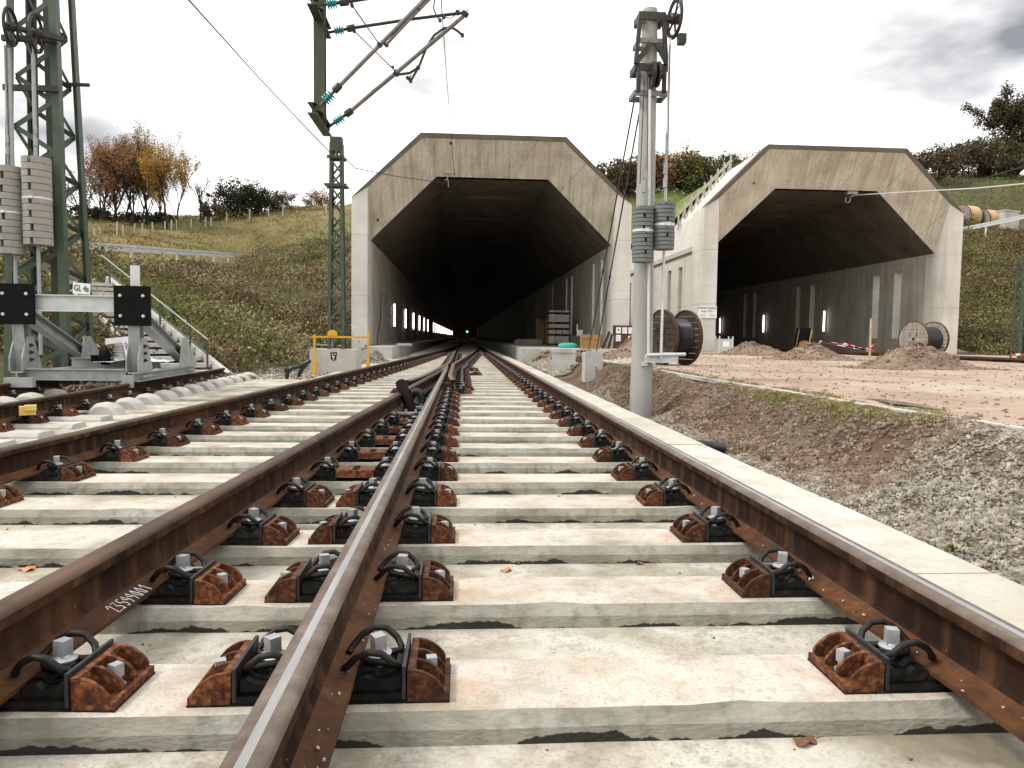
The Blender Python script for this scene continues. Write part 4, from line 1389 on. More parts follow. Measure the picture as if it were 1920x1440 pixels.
def disc_mesh(r, h, mat, notch=True, n=28):
    a0 = .12
    pts = []
    for i in range(n + 1):
        a = -math.pi / 2 + a0 + (2 * math.pi - 2 * a0) * i / n
        pts.append((r * math.cos(a), r * math.sin(a), 0))
    pts += [(-.12 * r, -.35 * r, 0), (.12 * r, -.35 * r, 0)] if notch else []
    b = MB()
    b.extrude(pts, (0, 0, h - .008))
    return b.mesh('weight_disc', mat, 30)


def weight_stack(label, loc, r, h, n, mat, rod_top, group, every=2, strap=None, phase=0):
    t = thing('balance_weight', label, 'balance weight', loc, 0, group)
    m1, m0 = disc_mesh(r, h, mat, True), disc_mesh(r, h, mat, False, 40)
    for i in range(n):
        o = link('weight_disc', m1 if (i + phase) % every == 0 else m0, t, (random.uniform(-.003, .003), random.uniform(-.003, .003), i * h))
        o.rotation_euler = (0, 0, random.uniform(-.12, .12) if (i + phase) % every == 0 else random.uniform(0, 6))
    b = MB()
    b.tube([(0, 0, n * h - .01), (0, 0, rod_top)], .014, 8)
    b.lathe([(0, .03), (.12, .03)], (0, 0, n * h + .18), (0, 0, 1), 8)
    b.box((0, 0, n * h + .42), (.05, .03, .12))
    b.build('rod', 'galv', t)
    if strap is not None:
        b = MB()
        b.lathe([(0, r * 1.012), (.03, r * 1.012)], (0, 0, strap), (0, 0, 1), 28)
        b.box((.02, -r * 1.03, strap + .015), (.05, .02, .045))
        b.build('strap', 'wire_white', t)
    return t


def wheel(label, loc, r, axis, mat, group):
    t = thing('tension_wheel', label, 'pulley wheel', loc, 0, group)
    ax = Vector(axis).normalized()
    a = ax.orthogonal().normalized()
    c = ax.cross(a)
    b = MB()
    k = 28
    ring = [(a * math.cos(2 * math.pi * i / k) + c * math.sin(2 * math.pi * i / k)) * r for i in range(k + 1)]
    b.tube(ring, .022, 8, cap=False)
    ring2 = [v * .86 for v in ring]
    b.tube(ring2, .012, 6, cap=False)
    b.build('rim', mat, t, 60)
    b = MB()
    for i in range(5):
        w = 2 * math.pi * i / 5
        b.tube([(a * math.cos(w) + c * math.sin(w)) * .03, (a * math.cos(w) + c * math.sin(w)) * r], .018, 6, r2=.011)
    b.lathe([(-.07, .05), (-.05, .07), (.05, .07), (.09, .04)], (0, 0, 0), ax, 12)
    b.build('spokes', mat, t, 40)
    return t


def on_tower(px, py, dy=-.30):
    return at(px, py, YT + dy)


p = on_tower(20, 50)
wheel('spoked pulley wheel nearer to the left edge on the lattice tower', p, .27, (1, .17, 0), 'dark_steel', 'pulley wheels of the lattice tower')
p2 = on_tower(68, 62)
wheel('spoked pulley wheel at the middle of the lattice tower', p2, .28, (1, .17, 0), 'dark_steel', 'pulley wheels of the lattice tower')
b = MB()
b.bar(p, p + Vector((.32, .2, 0)), .06, .06)
o = b.build('axle', 'dark_steel', tower)
o.location = -tower.location
b = MB()
b.bar(p2, p2 + Vector((.30, .2, 0)), .07, .08)
o = b.build('axle', 'dark_steel', tower)
o.location = -tower.location
wl_ = on_tower(20, 477)
weight_stack('stack of beige concrete weights at the left edge of the photo', wl_, .205, .104, 13, 'weight_beige', 3.2, 'weights on the lattice tower', 2, .62, 1)
wr_ = on_tower(72, 460)
weight_stack('stack of beige concrete weights hanging right in front of the lattice tower', wr_, .205, .104, 13, 'weight_beige', 3.1, 'weights on the lattice tower', 2, .70, 0)
for x_, z_, zt in ((wl_.x + .05, .45, on_tower(25, 90).z), (wr_.x - .02, .45, on_tower(70, 100).z)):
    b = MB()
    b.tube([(x_ - tower.location.x, -.62, z_), (x_ - tower.location.x, -.62, zt)], .03, 10)
    b.build('guide_rod', 'galv', tower)
t = thing('track_sign', 'small white sign reading GL 4a on the green lattice tower', 'sign', at(153, 541, 12.15))
b = MB()
b.box((0, 0, 0), (.26, .012, .17), mat=Matrix.Rotation(.08, 3, 'Y'))
b.build('plate', 'sign_white', t)
o = link('lettering', text_mesh('GL 4a', .12, 'sign_black'), t, (0, -.010, .0))
o.rotation_euler = (R(90), .08, 0)
o.scale = (.78, 1.15, 1)
b = MB()
b.bar((0, .01, 0), (-.1, .5, 0), .02, .02)
b.build('bracket', 'galv', t)

# ================================================================== SLIM LATTICE MAST ON ITS BLOCK
YM = 19.0
mb = at(632, 655, YM)
mt = at(632, 262, YM)
mast = lattice('lattice_mast', 'slim green lattice mast on a concrete block left of the left portal', (mb.x, YM, 0), lambda z: .175 - (z - .4) * .011, .075, .010, mb.z - .05, mt.z - .1, 'green_paint', 15, .05)
b = MB()
b.box((0, 0, mt.z - .13), (.28, .28, .34))
b.build('cap', 'olive_paint', mast)
for z, w in ((at(632, 297, YM).z, .38), (at(632, 349, YM).z, .50)):
    for dy in (-.17, .17):
        b = MB()
        b.bar((-w / 2 - .02, dy, z), (w / 2 + .02, dy, z), .05, .07)
        b.build('collar', 'olive_paint', mast)
t = thing('mast_foundation', 'pale concrete foundation block under the slim lattice mast', 'foundation', (mb.x, YM, 0))
b = MB()
b.box((-.02, .0, .17), (1.12, 1.0, .60))
b.build('block', 'block_concrete', t)
b = MB()
b.extrude([(-.08, -.509, .40), (.08, -.509, .40), (.06, -.509, .22), (0, -.509, .19), (-.06, -.509, .22)], (0, .006, 0))
sg = b.build('emblem_plate', 'sign_black', t)
b = MB()
b.box((-.03, -.512, .35), (.03, .004, .03)).box((.03, -.512, .35), (.03, .004, .03)).box((0, -.512, .29), (.06, .004, .035)).box((0, -.512, .235), (.035, .004, .025))
b.build('emblem', 'sign_white', sg)

# yellow protective frame
t = thing('yellow_frame', 'yellow painted steel frame standing in front of the slim lattice mast', 'frame', (0, 0, 0))
yl, yr = at(590, 688, 18.3), at(690, 682, 18.3)
zt = at(640, 632, 18.3).z
for p in (yl, yr):
    b = MB()
    b.bar((p.x, 18.3, -.12), (p.x, 18.3, zt + (.16 if p is yr else .06)), .045, .045)
    b.box((p.x, 18.3, .02), (.085, .11, .32))
    b.build('post', 'yellow_paint', t)
b = MB()
b.bar((yl.x - .06, 18.3, zt), (yr.x + .04, 18.3, zt), .035, .045)
b.build('cross_bar', 'yellow_paint', t)
b = MB()
b.extrude([(mb.x - .11, 18.27, zt + .03), (mb.x + .12, 18.27, zt + .03), (mb.x + .12, 18.27, zt + .10), (mb.x + .05, 18.27, zt + .17), (mb.x - .04, 18.27, zt + .17), (mb.x - .11, 18.27, zt + .10)], (0, .06, 0))
b.build('lifting_eye', 'yellow_paint', t)
b = MB()
b.tube([(mb.x, 18.3, zt), (mb.x, 18.3, .3)], .010, 6).tube([(yl.x, 18.3, zt - .18), (yl.x + .32, 18.3, zt - .20)], .012, 6)
b.build('hook_rod', 'galv', t)
# black bent pipe on the ground
b = MB()
pq = at(548, 690, 16.3)
b.tube([(pq.x - .12, 16.3, -.14), (pq.x - .10, 16.3, .02), (pq.x - .02, 16.32, .10), (pq.x + .12, 16.35, .13), (pq.x + .30, 16.4, .22), (pq.x + .36, 16.4, .27)], .045, 10)
b.tube([(pq.x + .10, 16.42, -.14), (pq.x + .13, 16.4, -.03), (pq.x + .2, 16.38, .09), (pq.x + .27, 16.39, .18)], .04, 10)
b.lathe([(-.05, .065), (.05, .065)], (pq.x - .10, 16.3, .05), (.1, 0, 1), 10)
tag(b.build('bent_pipe', 'cable_black', None, 50), 'black bent pipe sticking up from the ground left of the yellow frame', 'pipe')
# pale plank on the left walkway and the thin black cable there
b = MB()
pk = at(758, 641, 31.8)
b.box((pk.x, 31.9, .45), (.62, .3, .10))
tag(b.build('concrete_plank', 'block_concrete'), 'short pale concrete plank lying on the left walkway at the tunnel mouth', 'plank')
b = MB()
b.tube([at(662, 661, 28.2), at(690, 652, 28.3), (-3.7, 28.6, .43), (-3.6, 32.5, .42), (-3.84, 34.0, .6), (-3.86, 35.5, 1.6), (-3.86, 36, 2.8)], .018, 6)
tag(b.build('cable', 'wire_black'), 'thin black cable running over the left walkway and up the tunnel wall', 'cable')

# ================================================================== CONCRETE POLE WITH WEIGHTS
YP = 10.0
pb, ptop = at(1200.8, 778, YP), at(1214.5, 18, YP)
zg = -.55
t = thing('concrete_pole', 'tall round concrete pole with weights and brackets, right of the rails', 'pole', (pb.x, YP, 0))
zt = ptop.z
b = MB()
b.lathe([(zg, .150), (0.1, .146), (zt - .55, .107), (zt - .05, .104), (zt, .095), (zt + .02, .06)], (0, 0, 0), (.0, 0, 1), 32)
b.build('shaft', 'pole_concrete', t, 30)
Zp = lambda py: at(1208, py, YP).z
DS = 'dark_steel'
for py, w, h in ((38, .36, .10), (84, .38, .06), (133, .44, .09), (181, .45, .07)):      # channel collars, top to bottom
    b = MB()
    z = Zp(py)
    for dy in (-.14, .14):
        b.bar((-w / 2, dy, z), (w / 2, dy, z), .035, h)
    for dx in (-w / 2 + .02, w / 2 - .02):
        b.bar((dx, -.14, z), (dx, .14, z), .035, h)
    b.build('collar', 'tube_alu' if py in (84, 181) else DS, t)
for dx, a, c in ((-.17, 50, 128), (.15, 50, 128), (-.17, 138, 180), (.17, 138, 180)):
    b = MB()
    b.bar((dx, -.16, Zp(a)), (dx - (.04 if a == 50 else 0) * (1 if dx < 0 else -1), -.16, Zp(c)), .05, .06, (0, 1, 0))
    b.build('strut', DS, t)
for x0, x1 in ((-.02, -.2), (.06, .2)):
    b = MB()
    b.bar((x0, -.17, Zp(90)), (x1, -.17, Zp(126)), .07, .03, (0, 1, 0))
    b.build('strut', DS, t)
# pulley blocks between the collars
b = MB()
for dx in (.0, .07):
    b.lathe([(-.015, .16), (.015, .16)], (dx, -.22, Zp(150)), (1, 0, 0), 18)
b.lathe([(-.06, .035), (.14, .035)], (0, -.22, Zp(150)), (1, 0, 0), 10)
b.build('pulley', DS, t, 40)
w_ = wheel('dark spoked tension wheel at the top of the concrete pole', (pb.x + .30, YP - .12, at(1251, 42, YP).z), .235, (1, .12, 0), 'dark_steel', None)
b = MB()
b.bar((.1, -.12, at(1251, 42, YP).z), (.40, -.12, at(1251, 42, YP).z), .07, .07)
b.build('axle', DS, t)
b = MB()
b.box((.40, -.12, at(1256, 80, YP).z), (.10, .12, .12))
b.build('rope_clamp', DS, t)
# guide rods, lower bracket
gz = Zp(672)
g1, g2 = at(1210, 180, YP).x - pb.x, at(1247, 84, YP).x - pb.x
b = MB()
b.tube([(.03, -.24, gz), (g1, -.24, Zp(180))], .018, 8)
b.build('guide_rod', 'galv_white', t)
b = MB()
b.tube([(.20, -.24, gz), (g2, -.24, Zp(84))], .018, 8)
b.build('guide_rod', 'galv_white', t)
b = MB()
b.box((.22, -.17, gz), (.44, .09, .10)).box((.34, -.10, gz + .02), (.16, .07, .13))
b.tube([(.0, -.26, gz + .05), (.54, -.20, gz + .065)], .024, 8)
b.box((.0, -.155, gz - .07), (.08, .03, .05))
b.build('lower_bracket', 'galv_white', t)
# weights
w1, w2 = at(1204, 492, YP - .28), at(1244, 468, YP - .28)
weight_stack('left and lower of the two grey weight stacks on the concrete pole', w1, .135, .0515, 14, 'weight_grey', 1.35, 'weights on the concrete pole', 3, .39, 1)
weight_stack('right and upper of the two grey weight stacks on the concrete pole', w2, .138, .0515, 12, 'weight_grey', 1.5, 'weights on the concrete pole', 4, .30, 1)
for i, (a, c, r) in enumerate(((at(1252, 330, YP - .28), at(1256, 84, YP - .28), .006), (at(1200, 345, YP - .28), at(1208, 150, YP - .3), .006), (at(1214, 320, YP - .3), at(1214, 120, YP - .3), .004))):
    b = MB()
    b.tube([a - t.location, c - t.location], r, 6)
    b.build('rope', 'wire_black', t)
# guy wires and the anchor block
ab = at(1110, 720, 16.6)
tt = thing('anchor_block', 'upright pale concrete anchor block with two guy wires, left of the concrete pole', 'anchor block', (ab.x, 16.6, 0))
zt_a = at(1110, 660, 16.6).z
b = MB()
b.box((0, 0, (zt_a - .6) / 2), (.40, .40, zt_a + .6))
b.build('block', 'block_concrete', tt)
b = MB()
for dx in (-.09, .09):
    b.box((dx, 0, zt_a + .01), (.09, .12, .02)).lathe([(0, .02), (.07, .018)], (dx, 0, zt_a), (0, 0, 1), 8)
b.build('anchor_plate', 'galv', tt)
b = MB()
b.tube([(0.02, -.203, .17), (.06, -.203, .2), (.03, -.203, .08), (.09, -.203, .14), (.05, -.203, .0)], .006, 4)
b.build('chalk_mark', DS, tt)
for i, (dx, top) in enumerate(((-.09, at(1186, 165, YP)), (.09, at(1197, 190, YP)))):
    top = Vector((pb.x - .14 + .06 * i, YP + .1, top.z if i == 0 else Zp(200)))
    b = MB()
    a = Vector((ab.x + dx, 16.6, zt_a + .05))
    mid = a.lerp(top, .42)
    b.tube([a, mid], .013, 6)
    b.tube([mid, top], .012, 6)
    b.lathe([(-.05, .022), (.05, .022)], mid, top - a, 8)
    tag(b.build('guy_wire', 'wire'), ('left' if i == 0 else 'right') + ' guy wire from the anchor block up to the concrete pole', 'wire', 'guy wires of the concrete pole')

# second low concrete block with rubble
b2_ = at(1055, 698, 19.6)
b = MB()
b.box((b2_.x + .05, 19.9, .08), (.62, 1.2, .72), rz=-.12)
b.box((b2_.x + .05, 19.9, .49), (.66, 1.24, .10), rz=-.12)
tag(b.build('concrete_block', 'block_concrete'), 'low pale concrete cable pit with lid beside the slab, left of the anchor block', 'concrete block')

# ================================================================== HANGING SUPPORT AND CANTILEVERS
YH1, YH2 = 11.8, 12.95
hp = at(600, 120, (YH1 + YH2) / 2)
t = thing('hanging_support', 'olive steel hanging support with cross feet, top centre-left of the photo', 'catenary support', (0, 0, 0))
ym = (YH1 + YH2) / 2
hx = hp.x
zb_ = at(600, 225, ym).z
b = MB()
b.ibeam((hx, ym, zb_ - .05), (hx, ym, 9.9), .17, .17, .016, (0, 1, 0))
b.build('post', 'olive_paint', t)
for z in (zb_, at(600, 32, ym).z):
    b = MB()
    b.ibeam((hx, YH1 - .08, z), (hx, YH2 + .08, z), .14, .17, .014)
    b.build('foot', 'olive_paint', t)


def insulator(parent, p, q, mat='teal', ribs=4):
    """p: fitting on the foot, q: where the tube begins"""
    p, q = Vector(p), Vector(q)
    d = (q - p)
    L = d.length
    b = MB()
    b.tube([p, p + d * .36], .024, 8)
    b.tube([p + d * .70, q], .026, 8)
    b.box(p, (.09, .06, .09))
    b.lathe([(-.07, .05), (-.05, .06), (.05, .06), (.07, .05)], q, d, 8)
    b.build('fitting', 'dark_steel', parent, 40)
    b = MB()
    pr = [(L * .34, .03)]
    for i in range(ribs):
        c = L * (.38 + .30 * i / max(1, ribs - 1))
        pr += [(c - .016, .036), (c - .004, .085), (c + .006, .085), (c + .016, .036)]
    pr += [(L * .72, .03)]
    b.lathe(pr, p, d, 16)
    b.build('insulator', mat, parent, 40)


def px_path(pts, Y):
    return [at(x, y, Y) for x, y in pts]


def cantilever(label, Y, low, up, arms, extra):
    t = thing('cantilever', label, 'cantilever', (0, 0, 0), 0, 'cantilevers on the hanging support')
    P = px_path(low, Y)
    insulator(t, P[0], P[1])
    b = MB()
    b.tube(P[1:], .036, 10)
    b.build('lower_tube', 'tube_alu', t, 50)
    P = px_path(up, Y)
    insulator(t, P[0], P[1])
    b = MB()
    b.tube(P[1:], .026, 10)
    b.build('top_tube', 'dark_steel', t, 50)
    for a in arms:
        b = MB()
        b.tube(px_path(a[0], Y), a[1], 8)
        for q in (a[0][0], a[0][-1]):
            b.lathe([(-.03, .03), (.03, .03)], at(*q, Y), (0, 1, 0), 8)
        b.build(a[2], a[3], t, 50)
    for (x, y, r) in extra:
        b = MB()
        c = at(x, y, Y)
        b.box(c, (r * 1.6, r, r), mat=Matrix.Rotation(.6, 3, 'Y')).lathe([(-r, r * .6), (r, r * .6)], c, (.3, 1, .2), 8)
        b.tube([c, c + Vector((r * .9, 0, r * 1.1))], .010, 5)
        b.build('clamp', 'dark_steel', t)
    return t


cantilever('nearer grey tube cantilever rising out of the top edge of the photo', YH1, [(597, 203), (632, 165), (712, 84), (815, -20), (900, -105)], [(597, 10), (645, 4), (760, -14), (900, -36)],
           [([(712, 84), (660, 10)], .010, 'stay_rod', 'dark_steel'), ([(724, 84), (760, 45), (835, -32)], .024, 'registration_tube', 'tube_alu')], [(712, 84, .05), (724, 84, .045), (786, 18, .03)])
cantilever('farther grey tube cantilever ending in a clamp at the top centre', YH2, [(613, 240), (654, 211), (742, 137), (872, 28)], [(611, 62), (658, 53), (770, 36), (868, 24)],
           [([(742, 134), (664, 58)], .010, 'stay_rod', 'dark_steel'), ([(744, 140), (768, 137), (784, 127)], .022, 'arm_bracket', 'dark_steel'),
            ([(770, 152), (786, 124), (800, 88), (814, 66), (832, 53), (846, 51), (858, 58), (867, 66)], .021, 'registration_arm', 'dark_steel'),
            ([(816, -10), (813, 15), (818, 30), (825, 38)], .012, 'drop_wire', 'dark_steel'), ([(832, 32), (846, 34), (858, 25)], .008, 'jumper', 'dark_steel')],
           [(872, 26, .07), (742, 138, .05), (766, 147, .05), (784, 127, .04), (858, 22, .04), (736, 126, .03)])

# ================================================================== WIRES


def wire(label, pts, r, mat='wire_black', group=None):
    b = MB()
    b.tube(pts, r, 5)
    return tag(b.build('overhead_wire', mat), label, 'wire', group)


mtop = at(632, 290, YM)
wire('long black wire running down from the top edge to the slim lattice mast', [at(352, -2, 9.0), at(480, 140, 13), at(560, 225, 16.2), mtop + Vector((-.12, 0, 0))], .011)
wire('thin wire from the slim lattice mast to the bracket in the left portal', [mtop + Vector((.14, 0, -.02)), at(665, 315, 20), at(740, 330, 25), at(840, 344, 31.9)], .014, 'wire')
b = MB()
q = at(838, 338, 31.9)
b.tube([q, q + Vector((.04, 0, .22)), q + Vector((.3, 0, .30))], .03, 6).tube([q + Vector((-.1, 0, .02)), q + Vector((.05, -.05, .0)), q + Vector((.07, 0, -.28))], .02, 6).box(q + Vector((.1, .05, .35)), (.5, .3, .14))
tag(b.build('wire_bracket', 'galv'), 'pale bent wire bracket under the ceiling edge of the left portal', 'bracket', 'wire brackets in the portals')
wire('thin vertical wire from the top edge down into the left portal', [at(827, -3, 11), at(838, 150, 20), at(852, 330, 32), at(858, 420, 48), at(865, 560, 110)], .009)
q2 = at(1602, 366, 34.6)
b = MB()
b.tube([q2, q2 + Vector((-.18, 0, -.08)), q2 + Vector((-.22, 0, -.32)), q2 + Vector((-.34, 0, -.36))], .025, 6).tube([q2 + Vector((-.40, 0, -.1)), q2 + Vector((-.42, 0, -.34))], .02, 6).box(q2 + Vector((-.1, .1, .2)), (.5, .3, .3))
tag(b.build('wire_bracket', 'galv'), 'pale bent wire bracket under the ceiling edge of the right portal', 'bracket', 'wire brackets in the portals')
wire('white cable from the right portal ceiling towards the right edge, lower one', [q2, at(1700, 360, 31), at(1830, 353, 27), at(1925, 344, 24)], .022, 'wire_white', 'cables of the right portal')
wire('white cable climbing to the right edge in front of the green slope', [at(1480, 428, 44), at(1600, 392, 40), at(1780, 353, 33), at(1925, 311, 27)], .018, 'wire', 'cables of the right portal')
wire('left of the two short wires leaving the pole wheel at the top edge', [at(1257, 20, YP - .1), at(1270, -4, YP - .6)], .007)
wire('right of the two short wires leaving the pole wheel at the top edge', [at(1263, 30, YP - .1), at(1283, -4, YP - .6)], .007)

# ================================================================== CABLE DRUMS


def drum(label, loc, rad, width, ang, wood, cable, hub=.52, tilt=0, group=None, fill=None):
    t = thing('cable_drum', label, 'cable drum', loc, ang, group)
    for s in (-1, 1):
        b = MB()
        n = 9
        for i in range(n):                                         # flange of separate boards cut to a disc
            z0, z1 = -rad * .97 + 2 * rad * .97 * i / n, -rad * .97 + 2 * rad * .97 * (i + 1) / n - .008
            pts = []
            for zz in np.linspace(z0, z1, 4):
                pts.append((math.sqrt(max(1e-6, (rad * .97) ** 2 - zz * zz)), zz))
            poly = [(s * width / 2 - .025, y, z) for y, z in pts] + [(s * width / 2 - .025, -y, z) for y, z in pts[::-1]]
            bb = MB()
            bb.extrude(poly, (.05, 0, 0))
            fl_o = None
            b.v_start = len(b.v)
            b.add(bb.v, bb.f)
        f = b.build('flange', wood, t)
        f.location = (0, 0, rad)
        b = MB()
        k = 36
        ring = [(s * width / 2, rad * .985 * math.cos(2 * math.pi * i / k), rad * .985 * math.sin(2 * math.pi * i / k)) for i in range(k)]
        vs, fs = [], []
        for (x, y, z) in ring:
            m_ = .972
            vs += [(x - .04, y, z), (x + .04, y, z), (x + .04, y * m_, z * m_), (x - .04, y * m_, z * m_)]
        for i in range(k):
            j = (i + 1) % k
            for a in range(4):
                c = (a + 1) % 4
                fs.append((i * 4 + a, i * 4 + c, j * 4 + c, j * 4 + a))
        b.add(vs, fs)
        r_ = b.build('rim', 'rim_steel', f, 40)
        b = MB()
        b.lathe([(0, rad * .075), (.012, rad * .075)], (s * (width / 2 + .024), 0, 0), (s, 0, 0), 12)
        b.build('axle_hole', 'sign_black', f)
        for i in range(4):
            w = math.pi / 4 + i * math.pi / 2
            b = MB()
            b.lathe([(0, rad * .045), (.010, rad * .045)], (s * (width / 2 + .024), rad * .30 * math.cos(w), rad * .30 * math.sin(w)), (s, 0, 0), 8)
            b.build('bolt_hole', 'sign_black', f)
    b = MB()
    pr = []
    n = int(width / .05)
    for i in range(n):
        x = -width / 2 + .03 + (width - .06) * i / n
        w = (width - .06) / n
        pr += [(x, rad * hub), (x + w * .5, rad * hub + w * .45), (x + w * .98, rad * hub)]
    b.lathe(pr, (0, 0, rad), (1, 0, 0), 32)
    b.build('cable_winding', cable, t, 25)
    return t


d1 = at(1262, 683, 15.7)
drum('dark wooden cable drum with black cable right behind the concrete pole', (d1.x, 15.7, .26), .60, .58, R(17), 'wood_dark', 'cable_black', .62, group='cable drums in the yard')
d2 = at(1730, 670, 27.4)
drum('grey wooden cable drum with black cable in front of the right portal pillar', (d2.x, 27.4, .25), .69, .98, R(16), 'wood_grey', 'cable_black', .66, group='cable drums in the yard')
hr = at(1850, 425, 60)
for i, (px, r_, lab) in enumerate(((1812, .85, 'left pale new cable drum on the upper road at the right edge'), (1848, .85, 'right pale new cable drum on the upper road beside the white box'))):
    q = at(px, 420, 61.5)
    drum(lab, (q.x, 61.5, float(hill(q.x, 61.5)) - .1), 1.0, 1.35, R(16), 'wood_grey', 'wood_pale', .92, group='cable drums on the upper road')
q = at(1885, 415, 61)
b = MB()
b.box((q.x, 61, float(hill(q.x, 61)) + .75), (1.7, 1.2, 1.5), rz=.3).box((q.x, 61, float(hill(q.x, 61)) + 1.53), (1.8, 1.3, .10), rz=.3)
tag(b.build('storage_box', 'block_concrete'), 'pale box on the upper road right of the pale cable drums', 'box')

# ================================================================== GRAVEL HEAPS


def heap(label, x, y, rx, ry, h, seed, mat='mound'):
    n, m = 30, 44
    rr = np.linspace(0, 1, n)
    th = np.linspace(0, 2 * math.pi, m, endpoint=False)
    Rr, T = np.meshgrid(rr, th, indexing='ij')
    wob = 1 + .16 * np.sin(T * 2 + seed) + .08 * np.sin(T * 5 + seed * 2)
    X, Y = x + Rr * rx * wob * np.cos(T), y + Rr * ry * wob * np.sin(T)
    Zb = yard_z(X, Y)
    Z = Zb - .02 + h * (np.clip(1 - Rr, 0, 1) ** 1.25) * (1 + .45 * fbm(X * 1.6 + seed, Y * 1.6)) + .05 * fbm(X * 7, Y * 7 + seed) * (1 - Rr) ** .3
    V = np.stack([X, Y, Z], -1).reshape(-1, 3)
    i = np.arange(n * m).reshape(n, m)
    Fq = np.stack([i[:-1], np.roll(i[:-1], -1, 1), np.roll(i[1:], -1, 1), i[1:]], -1).reshape(-1, 4)
    t = thing('gravel_heap', label, 'gravel heap', (0, 0, 0), 0, 'gravel heaps in the yard')
    link('soil', rawmesh('soil', V, Fq, mat, True), t)
    k = RNG.integers(0, len(V), int(500 * rx))
    pts = V[k] + RNG.normal(0, .03, (len(k), 3)) * [1, 1, .1]
    a_ = RNG.random(int(260 * rx)) * 2 * math.pi
    r_ = .95 + np.abs(RNG.normal(0, .22, len(a_)))
    sx_, sy_ = x + r_ * rx * np.cos(a_), y + r_ * ry * np.sin(a_)
    pts = np.concatenate([pts, np.column_stack([sx_, sy_, yard_z(sx_, sy_)])])
    o = link('stones', stones_mesh(pts, .018, .055, 'stone_brown'), t)
    o['kind'] = 'stuff'
    return t


_CUBE = np.array([(sx, sy, sz) for sz in (-1, 1) for sx, sy in ((-1, -1), (1, -1), (1, 1), (-1, 1))], float)
_CF = np.array([(3, 2, 1, 0), (4, 5, 6, 7), (0, 1, 5, 4), (1, 2, 6, 5), (2, 3, 7, 6), (3, 0, 4, 7)])


def stones_mesh(P, s0, s1, mat, flat=.62):
    n = len(P)
    sz = s0 + (s1 - s0) * RNG.random(n) ** 2.2
    base = _CUBE[None] * (1 + RNG.normal(0, .28, (n, 8, 3)))
    base *= (sz[:, None, None] * np.stack([np.ones(n), .6 + .4 * RNG.random(n), flat * (.6 + .6 * RNG.random(n))], -1)[:, None, :]) / 1.6
    q = RNG.normal(size=(n, 4)) * [1, .35, .35, 1]
    q /= np.linalg.norm(q, axis=1)[:, None]
    w, x, y, z = q.T
    Rm = np.stack([1 - 2 * (y * y + z * z), 2 * (x * y - z * w), 2 * (x * z + y * w), 2 * (x * y + z * w), 1 - 2 * (x * x + z * z), 2 * (y * z - x * w),
                   2 * (x * z - y * w), 2 * (y * z + x * w), 1 - 2 * (x * x + y * y)], -1).reshape(n, 3, 3)
    V = np.einsum('nij,nkj->nki', Rm, base) + P[:, None, :]
    Fq = (_CF[None] + 8 * np.arange(n)[:, None, None]).reshape(-1, 4)
    return rawmesh('stones', V.reshape(-1, 3), Fq, mat)


for i, (px, py, Y, rx, ry, h, lab) in enumerate(((1715, 690, 15.6, 1.38, .9, .60, 'largest and nearest gravel heap, in front of the grey cable drum'), (1518, 672, 21.8, 1.15, 1.0, .58, 'middle gravel heap left of the red and white tape'),
                                                 (1412, 662, 27.5, 1.5, 1.0, .66, 'gravel heap beside the grey bin in front of the right portal'), (1185, 668, 24, 1.1, 1.3, .62, 'small gravel heap leaning against the notice board, partly behind the pole'))):
    q = at(px, py, Y)
    heap(lab, q.x, Y, rx, ry, h, i * 1.7 + 1)

# ================================================================== SIGNS, BOARD, BIN, TAPE, CRATES
P2x = 16.95 - 6.12
q = at(1328, 585, 33.3)
t = thing('tunnel_sign', 'white sign reading FINNETUNNEL on the left pillar of the right portal', 'sign', (q.x, 33.42, q.z))
b = MB()
b.box((0, 0, 0), (.86, .03, .54))
b.build('plate', 'sign_white', t)
for txt, z, sz in (('FINNETUNNEL', .175, .135), ('Länge: 6.970 m', .045, .10)):
    o = link('lettering', text_mesh(txt, sz, 'sign_black', .003), t, (0, -.018, z))
    o.rotation_euler = (R(90), 0, 0)
    o.scale = (.98, 1.05, 1)
b = MB()
b.box((-.24, -.018, -.135), (.26, .006, .022)).box((.22, -.018, -.135), (.26, .006, .022))
b.build('blue_bar', 'sign_blue', t)
b = MB()
b.box((-.1, -.018, -.06), (.2, .004, .010)).box((.15, -.018, -.06), (.1, .004, .010)).box((-.24, -.018, -.21), (.26, .004, .010)).box((.22, -.018, -.21), (.26, .004, .010))
b.build('small_print', 'galv', t)

q = at(1170, 628, 30.6)
t = thing('notice_board', 'dark brown notice board with white papers at the foot of the left portal pillar', 'notice board', (q.x, 30.7, 0))
b = MB()
b.box((.05, 0, .74), (1.0, .05, 1.25))
b.build('panel', 'board_brown', t)
for dx, dz, w, h in ((-.22, 1.18, .20, .25), (.04, 1.18, .20, .25), (.29, 1.18, .19, .25), (-.22, .86, .20, .26), (.29, .84, .20, .22), (.29, .58, .22, .22)):
    b = MB()
    b.box((dx, -.029, dz - .02), (w, .006, h))
    pp = b.build('paper', 'sign_white', t)
    b = MB()
    if dz == .84:
        b.lathe([(0, .08), (.004, .08)], (dx, -.033, dz - .02), (0, -1, 0), 16)
        b.build('print', 'sign_blue', pp)
    elif dx == -.22 and dz > 1:
        b.lathe([(0, .045), (.004, .045)], (dx, -.033, dz), (0, -1, 0), 12)
        b.build('print', 'sign_red', pp)
    else:
        for i in range(4):
            b.box((dx - .01, -.033, dz + .05 - i * .04), (w * .7, .003, .008))
        b.build('print', 'galv', pp)
q = at(1143, 650, 29.6)
t = thing('plank_pile', 'dark planks leaning against the left portal pillar beside the notice board', 'planks', (q.x, 29.7, .25))
